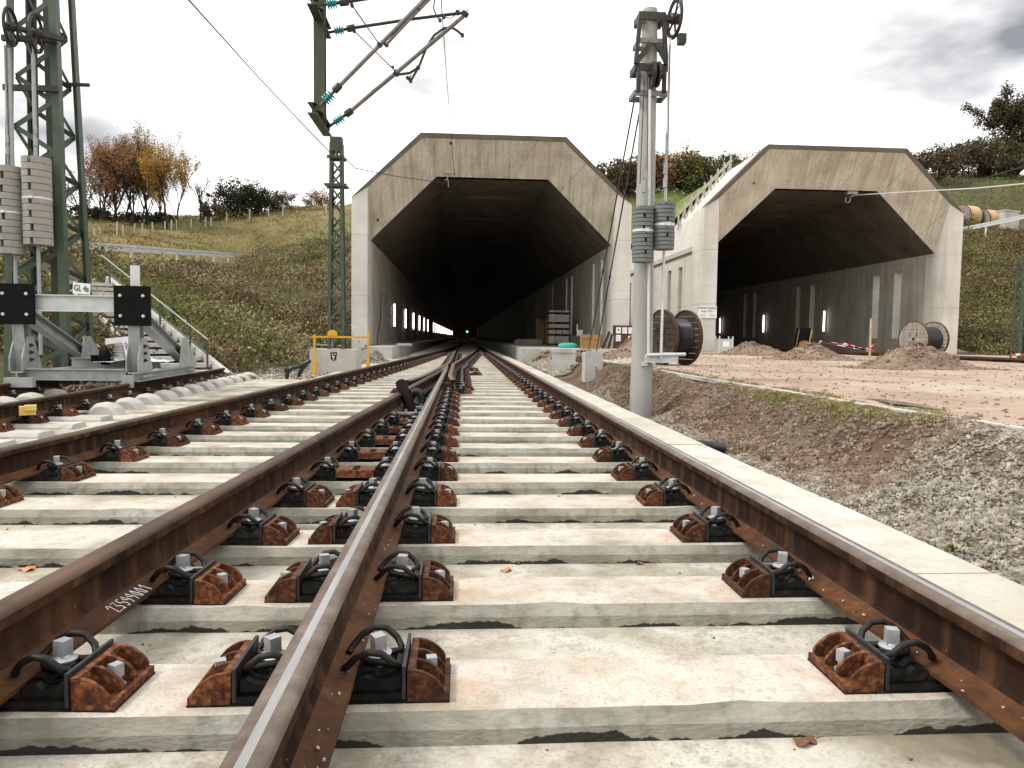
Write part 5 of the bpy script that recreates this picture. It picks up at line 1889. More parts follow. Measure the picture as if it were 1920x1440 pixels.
for i in range(4):
    b = MB()
    b.bar((-.32 + i * .12, -.05 * i, .0), (.02 + i * .05, .15, .85 - .06 * i), .10, .03)
    b.build('plank', 'wood_grey' if i % 2 else 'wood_dark', t)

q = at(1357, 655, 31.6)
t = thing('grey_bin', 'pale grey metal bin beside the left pillar of the right portal', 'bin', (q.x, 31.6, .24))
b = MB()
b.box((0, 0, .32), (.58, .5, .60))
b.build('body', 'grey_bin', t)
b = MB()
for sx in (-1, 1):
    for sy in (-1, 1):
        b.box((sx * .29, sy * .25, .36), (.05, .05, .74))
b.build('corner_post', 'galv_white', t)
b = MB()
b.box((0, -.256, .40), (.27, .012, .22))
b.build('label_plate', 'sign_white', t)

t = thing('barrier_tape', 'red and white barrier tape sagging between stakes left of the largest heap', 'barrier tape', (0, 0, 0))
runs = [[(1537, 640), (1580, 646), (1622, 656), (1640, 645)], [(1540, 640), (1600, 652), (1640, 658)], [(1582, 644), (1610, 652), (1636, 660)]]
for r_ in runs:
    pts = px_path(r_, 22.6)
    k = 0
    for a, c in zip(pts[:-1], pts[1:]):
        n = 4
        for i in range(n):
            b = MB()
            b.bar(a.lerp(c, i / n), a.lerp(c, (i + 1) / n - .01), .008, .05)
            b.build('stripe', 'sign_red' if k % 2 else 'sign_white', t)
            k += 1
for px in (1537, 1632):
    q = at(px, 648, 22.6)
    b = MB()
    b.bar((q.x, 22.62, .1), (q.x, 22.62, q.z + (.85 if px > 1600 else .12)), .05, .05)
    b.build('stake', 'wood_pale' if px > 1600 else 'wood_grey', t)
q = at(1600, 640, 30)
t = thing('machine_frame', 'dark machine frame with yellow edges standing in the right tunnel mouth', 'machine', (q.x, 34.5, .17))
t.scale = (.66, .66, .72)
b = MB()
b.extrude([(-.62, 0, 0), (-.35, 0, 1.75), (.55, 0, 1.75), (.30, 0, 0)], (0, .5, 0))
b.build('body', 'sign_black', t)
b = MB()
b.bar((-.64, -.02, .2), (-.38, -.02, 1.7), .05, .04, (0, 1, 0))
b.build('edge_bar', 'wood_crate', t)
b = MB()
b.bar((.30, -.02, .2), (.55, -.02, 1.7), .05, .04, (0, 1, 0))
b.build('edge_bar', 'yellow_block', t)
b = MB()
b.lathe([(0, .42), (.35, .42)], (-.02, -.3, .5), (0, 1, 0), 20)
b.build('drum', 'wood_crate', t, 40)

# goods on the right walkway
q = at(1046, 640, 40)
t = thing('pallet_stack', 'tall stack of grey paving slabs on pallets on the right walkway', 'pallet stack', (q.x, 40, .4))
z = 0
for i, h in enumerate((.42, .30, .30, .42, .16)):
    b = MB()
    for j in range(3):
        b.box((-.48 + j * .48, 0, z + .04), (.12, .9, .08))
    b.box((0, 0, z + .10), (1.15, .9, .03))
    b.build('pallet', 'wood_dark', t)
    z += .115
    b = MB()
    kk = max(1, int(h / .1))
    for j in range(kk):
        for m in range(3):
            b.box((-.36 + m * .36, 0, z + j * .1 + .046), (.34, .8, .088))
    b.build('slab_layer', 'block_concrete', t)
    z += kk * .1
for i, (px, w, h, Y, lab) in enumerate(((1106, .72, .56, 29.6, 'orange wooden crate of boards at the edge of the right walkway'), (1082, .5, .5, 31.6, 'darker wooden crate left behind the orange crate on the right walkway'))):
    q = at(px, 650, Y)
    t = thing('wooden_crate', lab, 'crate', (q.x, Y, .4), 0, 'crates on the right walkway')
    for j in range(4):
        for sy in (-1, 1):
            b = MB()
            b.box((0, sy * .3, .07 + j * h / 4), (w, .03, h / 4 - .012))
            b.build('board', 'wood_crate' if i == 0 else 'wood_dark', t)
        for sx in (-1, 1):
            b = MB()
            b.box((sx * (w / 2 - .02), 0, .07 + j * h / 4), (.03, .565, h / 4 - .012))
            b.build('board', 'wood_crate' if i == 0 else 'wood_dark', t)
    b = MB()
    b.box((0, 0, h - .02), (w - .08, .55, .05))
    b.build('filling', 'wood_grey', t)
q = at(1088, 618, 31.5)
b = MB()
b.box((q.x, 31.6, .4 + .64), (.22, .2, .24)).tube([(q.x - .1, 31.6, .75), (q.x - .12, 31.6, 1.4)], .03, 6)
tag(b.build('canister', 'galv'), 'small pale canister on the darker crate by the tunnel wall', 'canister')
q = at(1066, 649, 29.4)
b = MB()
n = 10
b.lathe([(-.42, .02), (-.36, .09), (-.2, .13), (.05, .14), (.25, .12), (.40, .06), (.44, .01)], (q.x, 29.6, .50), (1, .25, .0), 12)
tag(b.build('turquoise_bag', 'turquoise', None, 60), 'turquoise bag lying on the right walkway', 'bag')
q = at(1076, 662, 24)
t = thing('wooden_pallet', 'broken wooden pallet lying on rubble in front of the right walkway', 'pallet', (q.x, 24.2, .30), .1)
for j in range(4):
    b = MB()
    b.box((0, -.4 + j * .27, .13), (1.0, .14, .025))
    b.build('board', 'wood_grey', t)
for j in range(3):
    b = MB()
    b.box((-.42 + j * .42, 0, .06), (.10, .95, .10))
    b.build('skid', 'wood_dark', t)
for i, (px, Y, h) in enumerate(((1012, 52, 1.7), (1030, 47, 1.5))):
    q = at(px, 640, Y)
    t = thing('timber_bundle', ('left' if i == 0 else 'right') + ' bundle of upright timber in the dark of the left tunnel', 'timber', (q.x, Y, .4), 0, 'timber in the left tunnel')
    for j in range(3):
        b = MB()
        b.box((-.2 + j * .2, 0, h / 2), (.17, .2, h - .1 * j))
        b.build('beam', 'wood_pale' if i == 0 else 'wood_crate', t)
q = at(990, 642, 46)
b = MB()
b.box((q.x, 46, .52), (1.7, .5, .24)).box((q.x, 46, .68), (1.5, .4, .06))
tag(b.build('kerb_stone', 'block_concrete'), 'long low stone block lying deep on the right walkway', 'stone block')

# yellow block on the siding, small white things
q = at(127, 752, 7.6)
b = MB()
b.box((xE(7.55) + .16, 7.62, .045), (.14, .09, .085), rz=.5).box((xE(7.55) + .20, 7.60, .075), (.10, .10, .05), rz=.5)
tag(b.build('wedge_block', 'yellow_block'), 'small yellow wedge block lying on a fastening of the near siding rail', 'block')

# fallen leaves on the sleepers


def leaf(px, py, z, size, mat, label):
    d = _F + (px - 960) / F_PX * _R - (py - 720) / F_PX * _U
    tt_ = (z - CAM_H) / d[2]
    c = Vector((tt_ * d[0], tt_ * d[1], z + .004))
    b = MB()
    n = 10
    a0 = random.uniform(0, 3)
    vs = [(0, 0, .006)]
    for i in range(n):
        w = 2 * math.pi * i / n
        r = size * (.55 + .45 * abs(math.cos(w * 1.5))) * (1 if i % 2 else .8)
        vs.append((r * math.cos(w) * 1.2, r * math.sin(w) * .7, .004 * math.sin(w * 3) + (.004 if i % 3 else -.001)))
    b.add(vs, [(0, i + 1, (i + 1) % n + 1) for i in range(n)])
    b.tube([(size * .9, 0, .004), (size * 1.5, .1 * size, .006)], .0012, 4)
    o = b.build('fallen_leaf', mat)
    o.location = c
    o.rotation_euler = (0, 0, a0)
    tag(o, label, 'leaf', 'fallen leaves')


leaf(1507, 1394, -.065, .034, 'leaf_dead', 'large dark brown leaf on the concrete at the bottom right')
leaf(949, 1071, -.065, .030, 'leaf_orange', 'pale orange leaf lying between two sleepers right of the centre rail')
leaf(1199, 1058, -.065, .022, 'leaf_dead', 'small rust-brown leaf under a sleeper edge left of the right rail')
leaf(50, 1069, -.065, .040, 'leaf_orange', 'pale orange leaf between sleepers near the left edge')
leaf(450, 1171, -.065, .022, 'leaf_dead', 'small brown leaf beneath a sleeper edge behind the centre rail')
leaf(868, 1383, -.065, .016, 'leaf_dead', 'tiny dark twig-like leaf below the nearest sleeper')
leaf(971, 1058, -.065, .016, 'leaf_dead', 'tiny black leaf right beside the pale orange leaf')
leaf(806, 773, .06, .05, 'leaf_yellow', 'bright yellow-green leaf standing against the centre rail')
leaf(1722, 1014, -.10, .05, 'leaf_dead', 'rust-brown leaf on the gravel beside the white slab')
# red and white paint scribble on the slab edge
b = MB()
for i in range(9):
    d = at(1845 + i * 9 + random.uniform(-4, 4), 1128 + random.uniform(-4, 10), 2.35)
    dd = _F + (1850 + i * 8 - 960) / F_PX * _R - (1126 + random.uniform(-3, 10) - 720) / F_PX * _U
    tt_ = (-.0115 - CAM_H) / dd[2]
    c = Vector((tt_ * dd[0], tt_ * dd[1], -.0115))
    b.tube([c, c + Vector((random.uniform(.02, .06), random.uniform(-.01, .015), 0)), c + Vector((random.uniform(.05, .09), random.uniform(-.02, .02), 0))], .0018, 4)
tag(b.build('paint_mark', 'pinkpaint'), 'red paint scribble on the white slab edge at the right side of the photo', 'paint mark')

# ================================================================== LOOSE GRAVEL, KERB, PUDDLE
def on_yard(P2):
    return np.column_stack([P2, yard_z(P2[:, 0], P2[:, 1])])


def stuff(name, me, label=None):
    return tag(link(name, me), label, None, kind='stuff')


n = 115000
px_ = 1.96 + RNG.random(n) ** 1.0 * 1.75
py_ = 1.7 + (RNG.random(n) ** 2.1) * 11
keep = (px_ < 2.5 + .45 * vnoise(py_ * 1.3, px_ * 1.3)) | ((px_ < 3.75) & (py_ < 4.75 + 1.0 * vnoise(px_ * 2, py_)))
Pg = np.column_stack([px_, py_])[keep]
stuff('gravel', stones_mesh(on_yard(Pg) + [0, 0, .004], .006, .0215, 'stone'), 'grey gravel lying beside the white slab edge')
n = 14000
Pb = np.column_stack([2.4 + RNG.random(n) * 1.2, 4.6 + RNG.random(n) ** 1.4 * 11])
stuff('bank_stones', stones_mesh(on_yard(Pb) + [0, 0, .002], .008, .036, 'stone_brown'), 'brown stones in the crumbling bank')
n = 5000
Py = np.column_stack([3.6 + RNG.random(n) ** 1.6 * 16, 4 + RNG.random(n) ** 1.3 * 26])
stuff('yard_stones', stones_mesh(on_yard(Py), .008, .03, 'stone_brown'), 'loose pebbles on the dirt yard')
n = 3600
Pp = np.column_stack([-6.3 + RNG.random(n) * 1.9, 11.2 + RNG.random(n) * 5.0])
stuff('ballast', stones_mesh(np.column_stack([Pp, -.12 + .16 * RNG.random(n) * (1 - ((Pp[:, 0] + 5.35) / 1.0) ** 2).clip(0)]), .03, .07, 'stone_brown'), 'pale ballast stones behind the buffer stop')
n = 2500
Pl = np.column_stack([-5.4 + RNG.random(n) * 2.4, 16 + RNG.random(n) * 13])
Pl = Pl[(Pl[:, 0] < xA(20) - 1.0)]
stuff('rubble', stones_mesh(np.column_stack([Pl, -.11 + .0 * Pl[:, 0]]), .012, .05, 'stone'), 'rubble on the ground round the slim lattice mast')
n = 900                                                             # pile against the left walkway and rubble in front of the right one
a = RNG.normal(0, 1, (n, 2))
stuff('rubble', stones_mesh(np.column_stack([-2.95 + a[:, 0] * .22, 25.5 + a[:, 1] * .9, -.1 + .42 * np.exp(-(a ** 2).sum(1) * .7)]), .02, .06, 'stone'), 'small rubble pile at the end of the left walkway')
a = RNG.normal(0, 1, (2600, 2))
xx, yy2 = 3.1 + a[:, 0] * .75, 24.6 + a[:, 1] * 1.9
stuff('rubble', stones_mesh(np.column_stack([xx, yy2, yard_z(xx, yy2) + .02]), .03, .11, 'stone_brown'), 'broken rubble in front of the right walkway')
xx, yy2 = 2.35 + RNG.random(900) * .6, 19 + RNG.random(900) * 7
stuff('rubble', stones_mesh(np.column_stack([xx, yy2, yard_z(xx, yy2) + .05]), .05, .15, 'stone'), 'dark broken stones beside the slab near the cable pit')
# grit on the concrete near the camera
xx, yy2 = -2.2 + RNG.random(420) * 3.6, 1.2 + RNG.random(420) ** 1.6 * 7
stuff('grit', stones_mesh(np.column_stack([xx, yy2, -.063 + 0 * xx]), .002, .009, 'stone_brown'), 'grit scattered on the concrete')

yy2 = 1.3 + RNG.random(150) ** 1.5 * 8
xx = np.where(RNG.random(150) < .5, XC + .055, XD - .055) + RNG.normal(0, .012, 150)
stuff('grit', stones_mesh(np.column_stack([xx, yy2, Z0 + .021 + 0 * xx]), .002, .007, 'block_concrete'), 'pale chips lying on the feet of the rails')
ky = np.linspace(3.2, 21, 19)
kerb = thing('yard_kerb', 'narrow pale kerb line between the grass strip and the dirt yard', 'kerb')
for a, c in zip(ky[:-1], ky[1:]):
    b = MB()
    x0, x1 = kerb_x(a), kerb_x(c)
    b.bar((x0, a, .262 + .012 * random.random()), (x1, c - .012, .262 + .012 * random.random()), .075, .05)
    b.build('kerb_stone', 'block_concrete', kerb)
b = MB()
k = 28
b.add([(3.98 + .10 * math.cos(2 * math.pi * i / k) * (1 + .2 * math.sin(i)), 6.5 + .55 * math.sin(2 * math.pi * i / k), .275) for i in range(k)], [tuple(range(k))])
tag(b.build('puddle', 'puddle'), None, None, kind='structure')


# ================================================================== GRASS AND WEEDS
def tufts(P, h0, h1, w, blades, mat, lean=.5, spread=.12):
    n = len(P)
    B = np.repeat(P, blades, 0)
    m = len(B)
    B = B + np.column_stack([RNG.normal(0, spread, (m, 2)), np.zeros(m)])
    h = h0 + (h1 - h0) * RNG.random(m) ** 1.6
    th = RNG.random(m) * 2 * math.pi
    side = np.column_stack([np.cos(th), np.sin(th), np.zeros(m)]) * (w * (.6 + .8 * RNG.random(m)))[:, None]
    ln = np.column_stack([RNG.normal(0, lean, (m, 2)) * h[:, None], h])
    V = np.stack([B - side, B + side, B + ln * .6 + side * .6, B + ln], 1)
    V[:, 0:2, 2] -= .04
    F4 = (np.arange(m)[:, None] * 4 + np.array([0, 1, 2, 3])[None])
    return rawmesh('tufts', V.reshape(-1, 3), F4, mat)


def scatter_hill(n, x0, x1, y0, y1, fz, pw=1.6, cond=None):
    y = y0 + (y1 - y0) * RNG.random(n) ** pw
    x = x0 + (x1 - x0) * RNG.random(n)
    k = np.ones(n, bool) if cond is None else cond(x, y)
    x, y = x[k], y[k]
    return np.column_stack([x, y, fz(x, y)])


def off_stairs(x, y):
    t = ((x + 4.9) * -.69 + (y - 15.8) * .724)
    d = np.abs((x + 4.9) * .724 + (y - 15.8) * .69 + .55)
    return ~((d < .95) & (t > -.5) & (t < 9))


vis = lambda x, y: (x / y > -.66) & off_stairs(x, y) & (left_z(x, y) > -.12)


def herbs(P, h0, h1, sp, size, per, mat):
    """low bushy herbs: small leaf faces spread through each plant"""
    n = len(P)
    B = np.repeat(P, per, 0)
    m = len(B)
    h = np.repeat(h0 + (h1 - h0) * RNG.random(n) ** 1.5, per)
    v = RNG.random(m)
    B = B + np.column_stack([RNG.normal(0, sp, (m, 2)) * (.6 + .6 * v[:, None]), h * v])
    return leaves_mesh(B, size, [mat])


def leaves_mesh(P, size, mats, split=None):
    n = len(P)
    a = RNG.normal(size=(n, 3))
    a /= np.linalg.norm(a, axis=1)[:, None]
    c = np.cross(a, RNG.normal(size=(n, 3)))
    c /= np.linalg.norm(c, axis=1)[:, None]
    s = size * (.5 + RNG.random(n))[:, None]
    V = np.stack([P - a * s, P + c * s * .5, P + a * s, P - c * s * .5], 1).reshape(-1, 3)
    me = rawmesh('crown', V, np.arange(4 * n).reshape(n, 4), mats)
    if split is not None:
        me.polygons.foreach_set('material_index', split(P).astype(np.int32))
    return me


def off_road(x, y):
    xr = np.interp(y, ROAD[:, 1], ROAD[:, 0])
    return ~((x - xr < 2.0) & (x - xr > -1.4) & (y > 24) & (y < 72))


below = lambda x, y: vis(x, y) & off_road(x, y) & ((x > np.interp(y, ROAD[:, 1], ROAD[:, 0])) | (y < 30))
stuff('slope_weeds', herbs(scatter_hill(10000, -24, -4.7, 14, 60, left_z, 1.35, below), .10, .5, .13, .035, 16, 'weed'), 'dry brown weeds and herbs covering the left slope')
for _m, _n, _h, _l in (('weed', 1500, .95, 'taller brown herb clumps on the left slope'), ('leaf_brown', 900, .9, 'dark brown dead herb clumps on the left slope'), ('leaf_green', 500, .55, 'green herb clumps on the left slope'), ('leaf_dark', 420, .6, 'dark green clumps on the left slope')):
    _s = {'weed': 1, 'leaf_brown': 2, 'leaf_green': 3, 'leaf_dark': 4}[_m]
    Pc = scatter_hill(_n * 4, -24, -4.7, 14, 60, left_z, 1.3, lambda x, y: below(x, y) & (fbm(x * .3 + 7 * _s, y * .3) > .04))[:_n]
    stuff('herb_clumps', herbs(Pc, .25, _h, .34, .05, 58, _m), _l)
stuff('slope_stalks', tufts(scatter_hill(9000, -24, -4.7, 14, 60, left_z, 1.35, below), .2, .75, .006, 4, 'meadow', .28, .14), 'dry stalks standing on the left slope')
stuff('slope_grass', tufts(scatter_hill(16000, -24, -4.7, 14, 60, left_z, 1.35, lambda x, y: below(x, y) & (fbm(x * .25, y * .25) > .10)), .06, .26, .014, 6, 'hill_green', .7, .16), 'green grass patches on the left slope')
up_ = lambda x, y: (x / y > -.62) & off_road(x, y) & (fbm(x * .3, y * .3) > -.5)
stuff('meadow_grass', tufts(scatter_hill(30000, -60, -6, 36, 125, left_z, 1.2, lambda x, y: up_(x, y) & ((x < np.interp(y, ROAD[:, 1], ROAD[:, 0]) - 1) | (y > 62))), .08, .30, .03, 4, 'meadow', .7, .3), 'straw coloured meadow grass on the left hill')
stuff('hilltop_grass', tufts(scatter_hill(5000, 7, 23, 52, 75, lambda x, y: np.maximum(hill_n(x, y), .2), 1.0, lambda x, y: hill_n(x, y) > 8), .06, .2, .03, 4, 'hill_green', .5, .3), 'green grass on the hill between the portals')
rz_ = lambda x, y: np.maximum(hill_n(x, y), -.2)
stuff('slope_weeds', herbs(scatter_hill(7000, 24.3, 46, 33, 61, rz_, 1.0, lambda x, y: x / y < .80), .15, .75, .2, .06, 14, 'weed'), 'dry brown weeds on the slope right of the right portal')
stuff('slope_stalks', tufts(scatter_hill(6000, 24.3, 46, 33, 61, rz_, 1.0, lambda x, y: x / y < .80), .3, 1.0, .012, 4, 'meadow', .3, .2), 'dry stalks on the slope right of the right portal')
for _m, _n, _h, _s, _l in (('leaf_brown', 700, 1.1, 5, 'dark brown dead herb clumps on the right slope'), ('leaf_green', 420, .8, 6, 'green herb clumps on the right slope'), ('leaf_dark', 420, .9, 7, 'dark green clumps on the right slope'), ('meadow', 500, .9, 8, 'straw coloured clumps on the right slope')):
    Pc = scatter_hill(_n * 4, 24.3, 46, 33, 61, rz_, 1.0, lambda x, y: (x / y < .80) & (fbm(x * .3 + 7 * _s, y * .3) > .05))[:_n]
    stuff('herb_clumps', herbs(Pc, .3, _h, .42, .07, 50, _m), _l)
stuff('slope_grass', tufts(scatter_hill(9000, 26, 66, 62, 92, rz_, 1.0, lambda x, y: x / y < .82), .08, .25, .045, 4, 'hill_green', .6, .3), 'green grass above the upper road at the right edge')
# foot of the slopes: leafy green plants
Pv = scatter_hill(900, -8.5, -4.8, 15, 30, left_z, 1.2, lambda x, y: vis(x, y) & (left_z(x, y) < 1.3) & (fbm(x * .6, y * .6) > .12))
stuff('leafy_weeds', tufts(Pv, .08, .35, .05, 9, 'leaf_green', .9, .14), 'leafy green weeds at the foot of the left slope')
# grass strip along the yard edge
ys_ = 4.9 + RNG.random(3000) ** 1.1 * 11
xs_ = kerb_x(ys_) - .08 - np.abs(RNG.normal(0, .085, len(ys_)))
k = fbm(ys_ * .9, xs_ * 2) > .0
stuff('grass_strip', tufts(on_yard(np.column_stack([xs_, ys_])[k]), .006, .024, .003, 6, 'grass', .9, .03), 'short grass strip along the edge of the dirt yard')
ys_ = 4.5 + RNG.random(900) * 9
xs_ = kerb_x(ys_) + .16 + np.abs(RNG.normal(0, .08, len(ys_)))
k = fbm(ys_ * .9 + 9, xs_ * 2) > .1
stuff('grass_strip', tufts(on_yard(np.column_stack([xs_, ys_])[k]), .01, .04, .003, 5, 'grass', .6, .025), 'thin grass on the yard side of the kerb')
g = np.array([(2.45, 6.35), (2.62, 6.6), (2.3, 5.7), (2.2, 5.25), (2.55, 5.9), (2.1, 3.05), (2.35, 3.4), (2.25, 9.2), (2.9, 10.9)])
stuff('small_weeds', tufts(on_yard(np.repeat(g, 5, 0) + RNG.normal(0, .03, (45, 2))), .015, .06, .010, 5, 'leaf_green', .9, .03), 'small green weeds in the gravel')

# ================================================================== STAIRS, GUARD RAILS, FENCES
st = thing('stairway', 'pale concrete stairway climbing the left slope behind the buffer stop', 'stairs')
d_ = Vector((-.69, .724, 0))
s_ = Vector((-.724, -.69, 0))
c0 = Vector((-4.9, 15.8, -.12)) + s_ * .62
NS = 17
for i in range(NS):
    c = c0 + d_ * (.385 * i) + Vector((0, 0, .135 * i))
    b = MB()
    b.box(c + Vector((0, 0, .0)), (1.15, .40, .085), rz=math.atan2(d_.y, d_.x) - math.pi / 2)
    b.build('step', 'block_concrete', st)
for s in (-1, 1):
    b = MB()
    e0, e1 = c0 - s_ * (.66 * s) + Vector((0, 0, -.02)), c0 - s_ * (.66 * s) + d_ * (.385 * NS) + Vector((0, 0, .135 * NS))
    b.bar(e0 - d_ * .2, e1, .12, .24)
    b.build('stringer', 'block_concrete', st)
hr_ = thing('stair_handrail', 'steel handrail with green posts along the stairway', 'handrail')
e0 = c0 - s_ * .52
up = lambda i, h: e0 + d_ * (.385 * i) + Vector((0, 0, .135 * i + h))
b = MB()
b.tube([up(1.4, .62), up(NS, .66)], .016, 8)
b.build('hand_bar', 'galv', hr_)
b = MB()
b.tube([up(1.4, .30), up(NS, .34)], .018, 8)
b.build('knee_bar', 'green_paint', hr_)
for i in (1.5, 3.6, 7.6, 11.6, 15.6):
    b = MB()
    b.bar(up(i, 0), up(i, .63), .036, .036)
    b.build('post', 'green_paint', hr_)


def guard_rail(label, pts, posts, sag=.0):
    t = thing('guard_rail', label, 'guard rail', (0, 0, 0), 0, 'guard rails of the upper roads')
    P = [Vector(p) for p in pts]
    for a, c in zip(P[:-1], P[1:]):
        n = max(1, int((c - a).length / 4))
        for i in range(n):
            p, q = a.lerp(c, i / n), a.lerp(c, (i + 1) / n)
            b = MB()
            b.bar(p, q, .03, .10, off=(0, .11)).bar(p, q, .03, .10, off=(0, -.11)).bar(p, q, .02, .14, off=(-.03, 0))
            b.build('beam', 'galv_white', t)
            if i % posts == 0:
                b = MB()
                z = float(hill(p.x, p.y))
                b.bar((p.x, p.y + .07, min(z, p.z - .3) - .25), (p.x, p.y + .07, p.z + .14), .10, .12, (0, 1, 0))
                b.build('post', 'galv_white', t)
    return t


def over(px, py, Y):
    return at(px, py, Y)


guard_rail('grey steel guard rail along the road on the left slope', [over(60, 455, 27.5), over(165, 461, 31), over(245, 466, 36), over(330, 472, 43), over(400, 476, 51), over(450, 480, 60), over(492, 483, 70)], 1)
guard_rail('grey steel guard rail along the upper road at the right edge', [over(1800, 431, 58), over(1850, 421, 57), over(1925, 405, 56)], 1)


def on_hill(px, py):
    """first place where the view through px, py meets the left hill"""
    Ys = np.linspace(22, 140, 900)
    P = np.array([tuple(at(px, py, y)) for y in Ys])
    hit = P[:, 2] < left_z(P[:, 0], P[:, 1])
    i = int(np.argmax(hit)) if hit.any() else 700
    return Vector((P[i, 0], P[i, 1], float(left_z(P[i:i + 1, 0], P[i:i + 1, 1])[0])))


for i, (x, y) in enumerate([(177, 446), (188, 443), (219, 442), (231, 440), (252, 437), (267, 436), (286, 435), (309, 434), (321, 431), (331, 430), (359, 428), (385, 425), (396, 425), (425, 418), (468, 410), (504, 406), (530, 404), (612, 402)]):
    q = on_hill(x, y)
    h = (17 if i != 2 else 24) / F_PX * q.y
    b = MB()
    b.bar(q + Vector((0, 0, -.3)), q + Vector((random.uniform(-.06, .06), 0, h)), .003 * q.y * .5, .08).bar(q + Vector((0, .05, h * .8)), q + Vector((0, .05, h * .84)), .08, .05)
    tag(b.build('fence_post', 'post_pale'), (ORD[i] if i else 'first') + ' pale fence post from the left along the top of the left meadow', 'fence post', 'fence posts on the left meadow')
# wooden fence on the flank of the right portal
fn = thing('wooden_fence', 'pale wooden fence climbing the left flank of the right portal', 'fence')
Yf = 38.4
pA, pB = Vector((11.08, Yf, 6.75)), Vector((13.75, Yf, 9.55))
for i in range(9):
    p = pA.lerp(pB, i / 8)
    b = MB()
    b.bar(p + Vector((0, 0, -.3)), p + Vector((0, 0, .78)), .085, .06)
    b.build('post', 'post_pale', fn)
    if i < 8:
        q = pA.lerp(pB, (i + 1) / 8)
        b = MB()
        b.bar(p + Vector((0, -.05, .52)), q + Vector((0, -.05, .52)), .03, .13)
        b.build('rail', 'post_pale', fn)
        b = MB()
        b.bar(p + Vector((.03, -.05, -.1)), q + Vector((-.03, -.05, .40)), .03, .07)
        b.build('brace', 'post_pale', fn)

# pale lattice mast at the right edge
q = at(1908, 660, 27)
mr = lattice('lattice_mast', 'green lattice mast at the right edge in front of the weedy slope', (q.x + .15, 27, 0), lambda z: .24 - z * .012, .08, .012, .1, 4.1, 'green_paint', 7, .06)
b = MB()
for i in range(6):
    b.box((q.x - .55 + i * .18, 26.5, .42), (.17, .02, .07), mi=i % 2)
tag(b.build('barrier_tape', ['sign_red', 'sign_white']), 'short red and white tape at the foot of the mast at the right edge', 'barrier tape')


# ================================================================== TREES AND BUSHES
def tree(name, label, base, H, Wd, leaf, nl, lsize, stems=1, group=None, levels=4, upright=.55, split=None, gap=.10, low=.25, seed=0):
    rnd = random.Random(seed)
    t = thing(name, label, 'tree' if 'bush' not in name else 'bush', base, 0, group)
    b = MB()
    tips = []

    def grow(p, d, L, r, lev):
        k = 4
        pts = [p]
        for i in range(k):
            d = (d + Vector((rnd.uniform(-1, 1), rnd.uniform(-1, 1), rnd.uniform(-.4, .6))) * (.16 if lev == 0 else .26)).normalized()
            pts.append(pts[-1] + d * (L / k))
        b.tube(pts, r, [7, 5, 4, 3, 3][lev], cap=False, r2=r * .45)
        if lev >= levels - 2:
            tips.extend(pts[1:])
        if lev >= levels - 1:
            return
        for j in range([5, 5, 4, 3][lev] if lev else 7):
            f = rnd.uniform(low if lev == 0 else .3, 1)
            q = pts[min(k - 1, int(f * k))].lerp(pts[min(k, int(f * k) + 1)], (f * k) % 1)
            a = rnd.uniform(0, 2 * math.pi)
            o = Vector((math.cos(a), math.sin(a), 0))
            dd = (d * upright + o * (1 - upright) * 1.1 + Vector((0, 0, .18))).normalized()
            grow(q, dd, L * rnd.uniform(.42, .68), r * rnd.uniform(.38, .55), lev + 1)

    for s in range(stems):
        a = 2 * math.pi * s / stems + rnd.uniform(0, 1)
        rr = 0 if stems == 1 else Wd * .22 * rnd.uniform(.5, 1)
        p = Vector((math.cos(a) * rr, math.sin(a) * rr, -.4))
        dd = Vector((math.cos(a) * (.0 if stems == 1 else .22), math.sin(a) * (.0 if stems == 1 else .22), 1)).normalized()
        grow(p, dd, H * rnd.uniform(.62, .8), H * (.026 if stems == 1 else .018), 0)
    T = np.array([tuple(v) for v in tips])
    # fit the crown into its height and width
    zs = H / T[:, 2].max()
    xs = (Wd / 2) / np.percentile(np.abs(T[:, :2]), 96)
    sc = np.array([xs, xs, zs])
    b.v = [(v[0] * (xs if v[2] > H * .12 else 1 + (xs - 1) * max(0, v[2]) / (H * .12)), v[1] * (xs if v[2] > H * .12 else 1 + (xs - 1) * max(0, v[2]) / (H * .12)), v[2] * zs) for v in b.v]
    T = T * sc
    b.build('trunk', 'bark', t)
    if nl:
        n1 = int(nl * (.45 if 'bush' in name else .82))
        Tk = T[np.array([vnoise(np.array(p[0] * .9 + seed), np.array(p[2] * .9 + p[1] * .7)) for p in T]) > -gap - .12] if gap else T
        P = Tk[RNG.integers(0, len(Tk), n1)] + RNG.normal(0, 1, (n1, 3)) * [Wd * .03, Wd * .03, H * .03]
        # the rest fills the body of the crown in clumps
        u = RNG.normal(size=(nl * 3, 3))
        u /= np.linalg.norm(u, axis=1)[:, None]
        u *= (RNG.random(nl * 3) ** .45)[:, None]
        lo_ = .0 if 'bush' in name else .35
        Q = np.column_stack([u[:, 0] * Wd * .5, u[:, 1] * Wd * .5, H * (lo_ + (1 - lo_) * (.5 + .5 * u[:, 2]) * .92)])
        kk = vnoise(Q[:, 0] * 1.6 + seed, Q[:, 2] * 1.9 + Q[:, 1] * 1.3) + .5 * vnoise(Q[:, 0] * 4 + seed, Q[:, 2] * 4 + Q[:, 1] * 2) > .02
        Q = Q[kk][:nl - n1]
        P = np.concatenate([P, Q])
        P = P[P[:, 2] > .05]
        me = leaves_mesh(P, lsize, leaf, split)
        link('crown', me, t)
    return t


def ground_at(px, Y, left=True):
    x = at(px, 500, Y).x
    return (x, Y, float(hill(x, Y)))


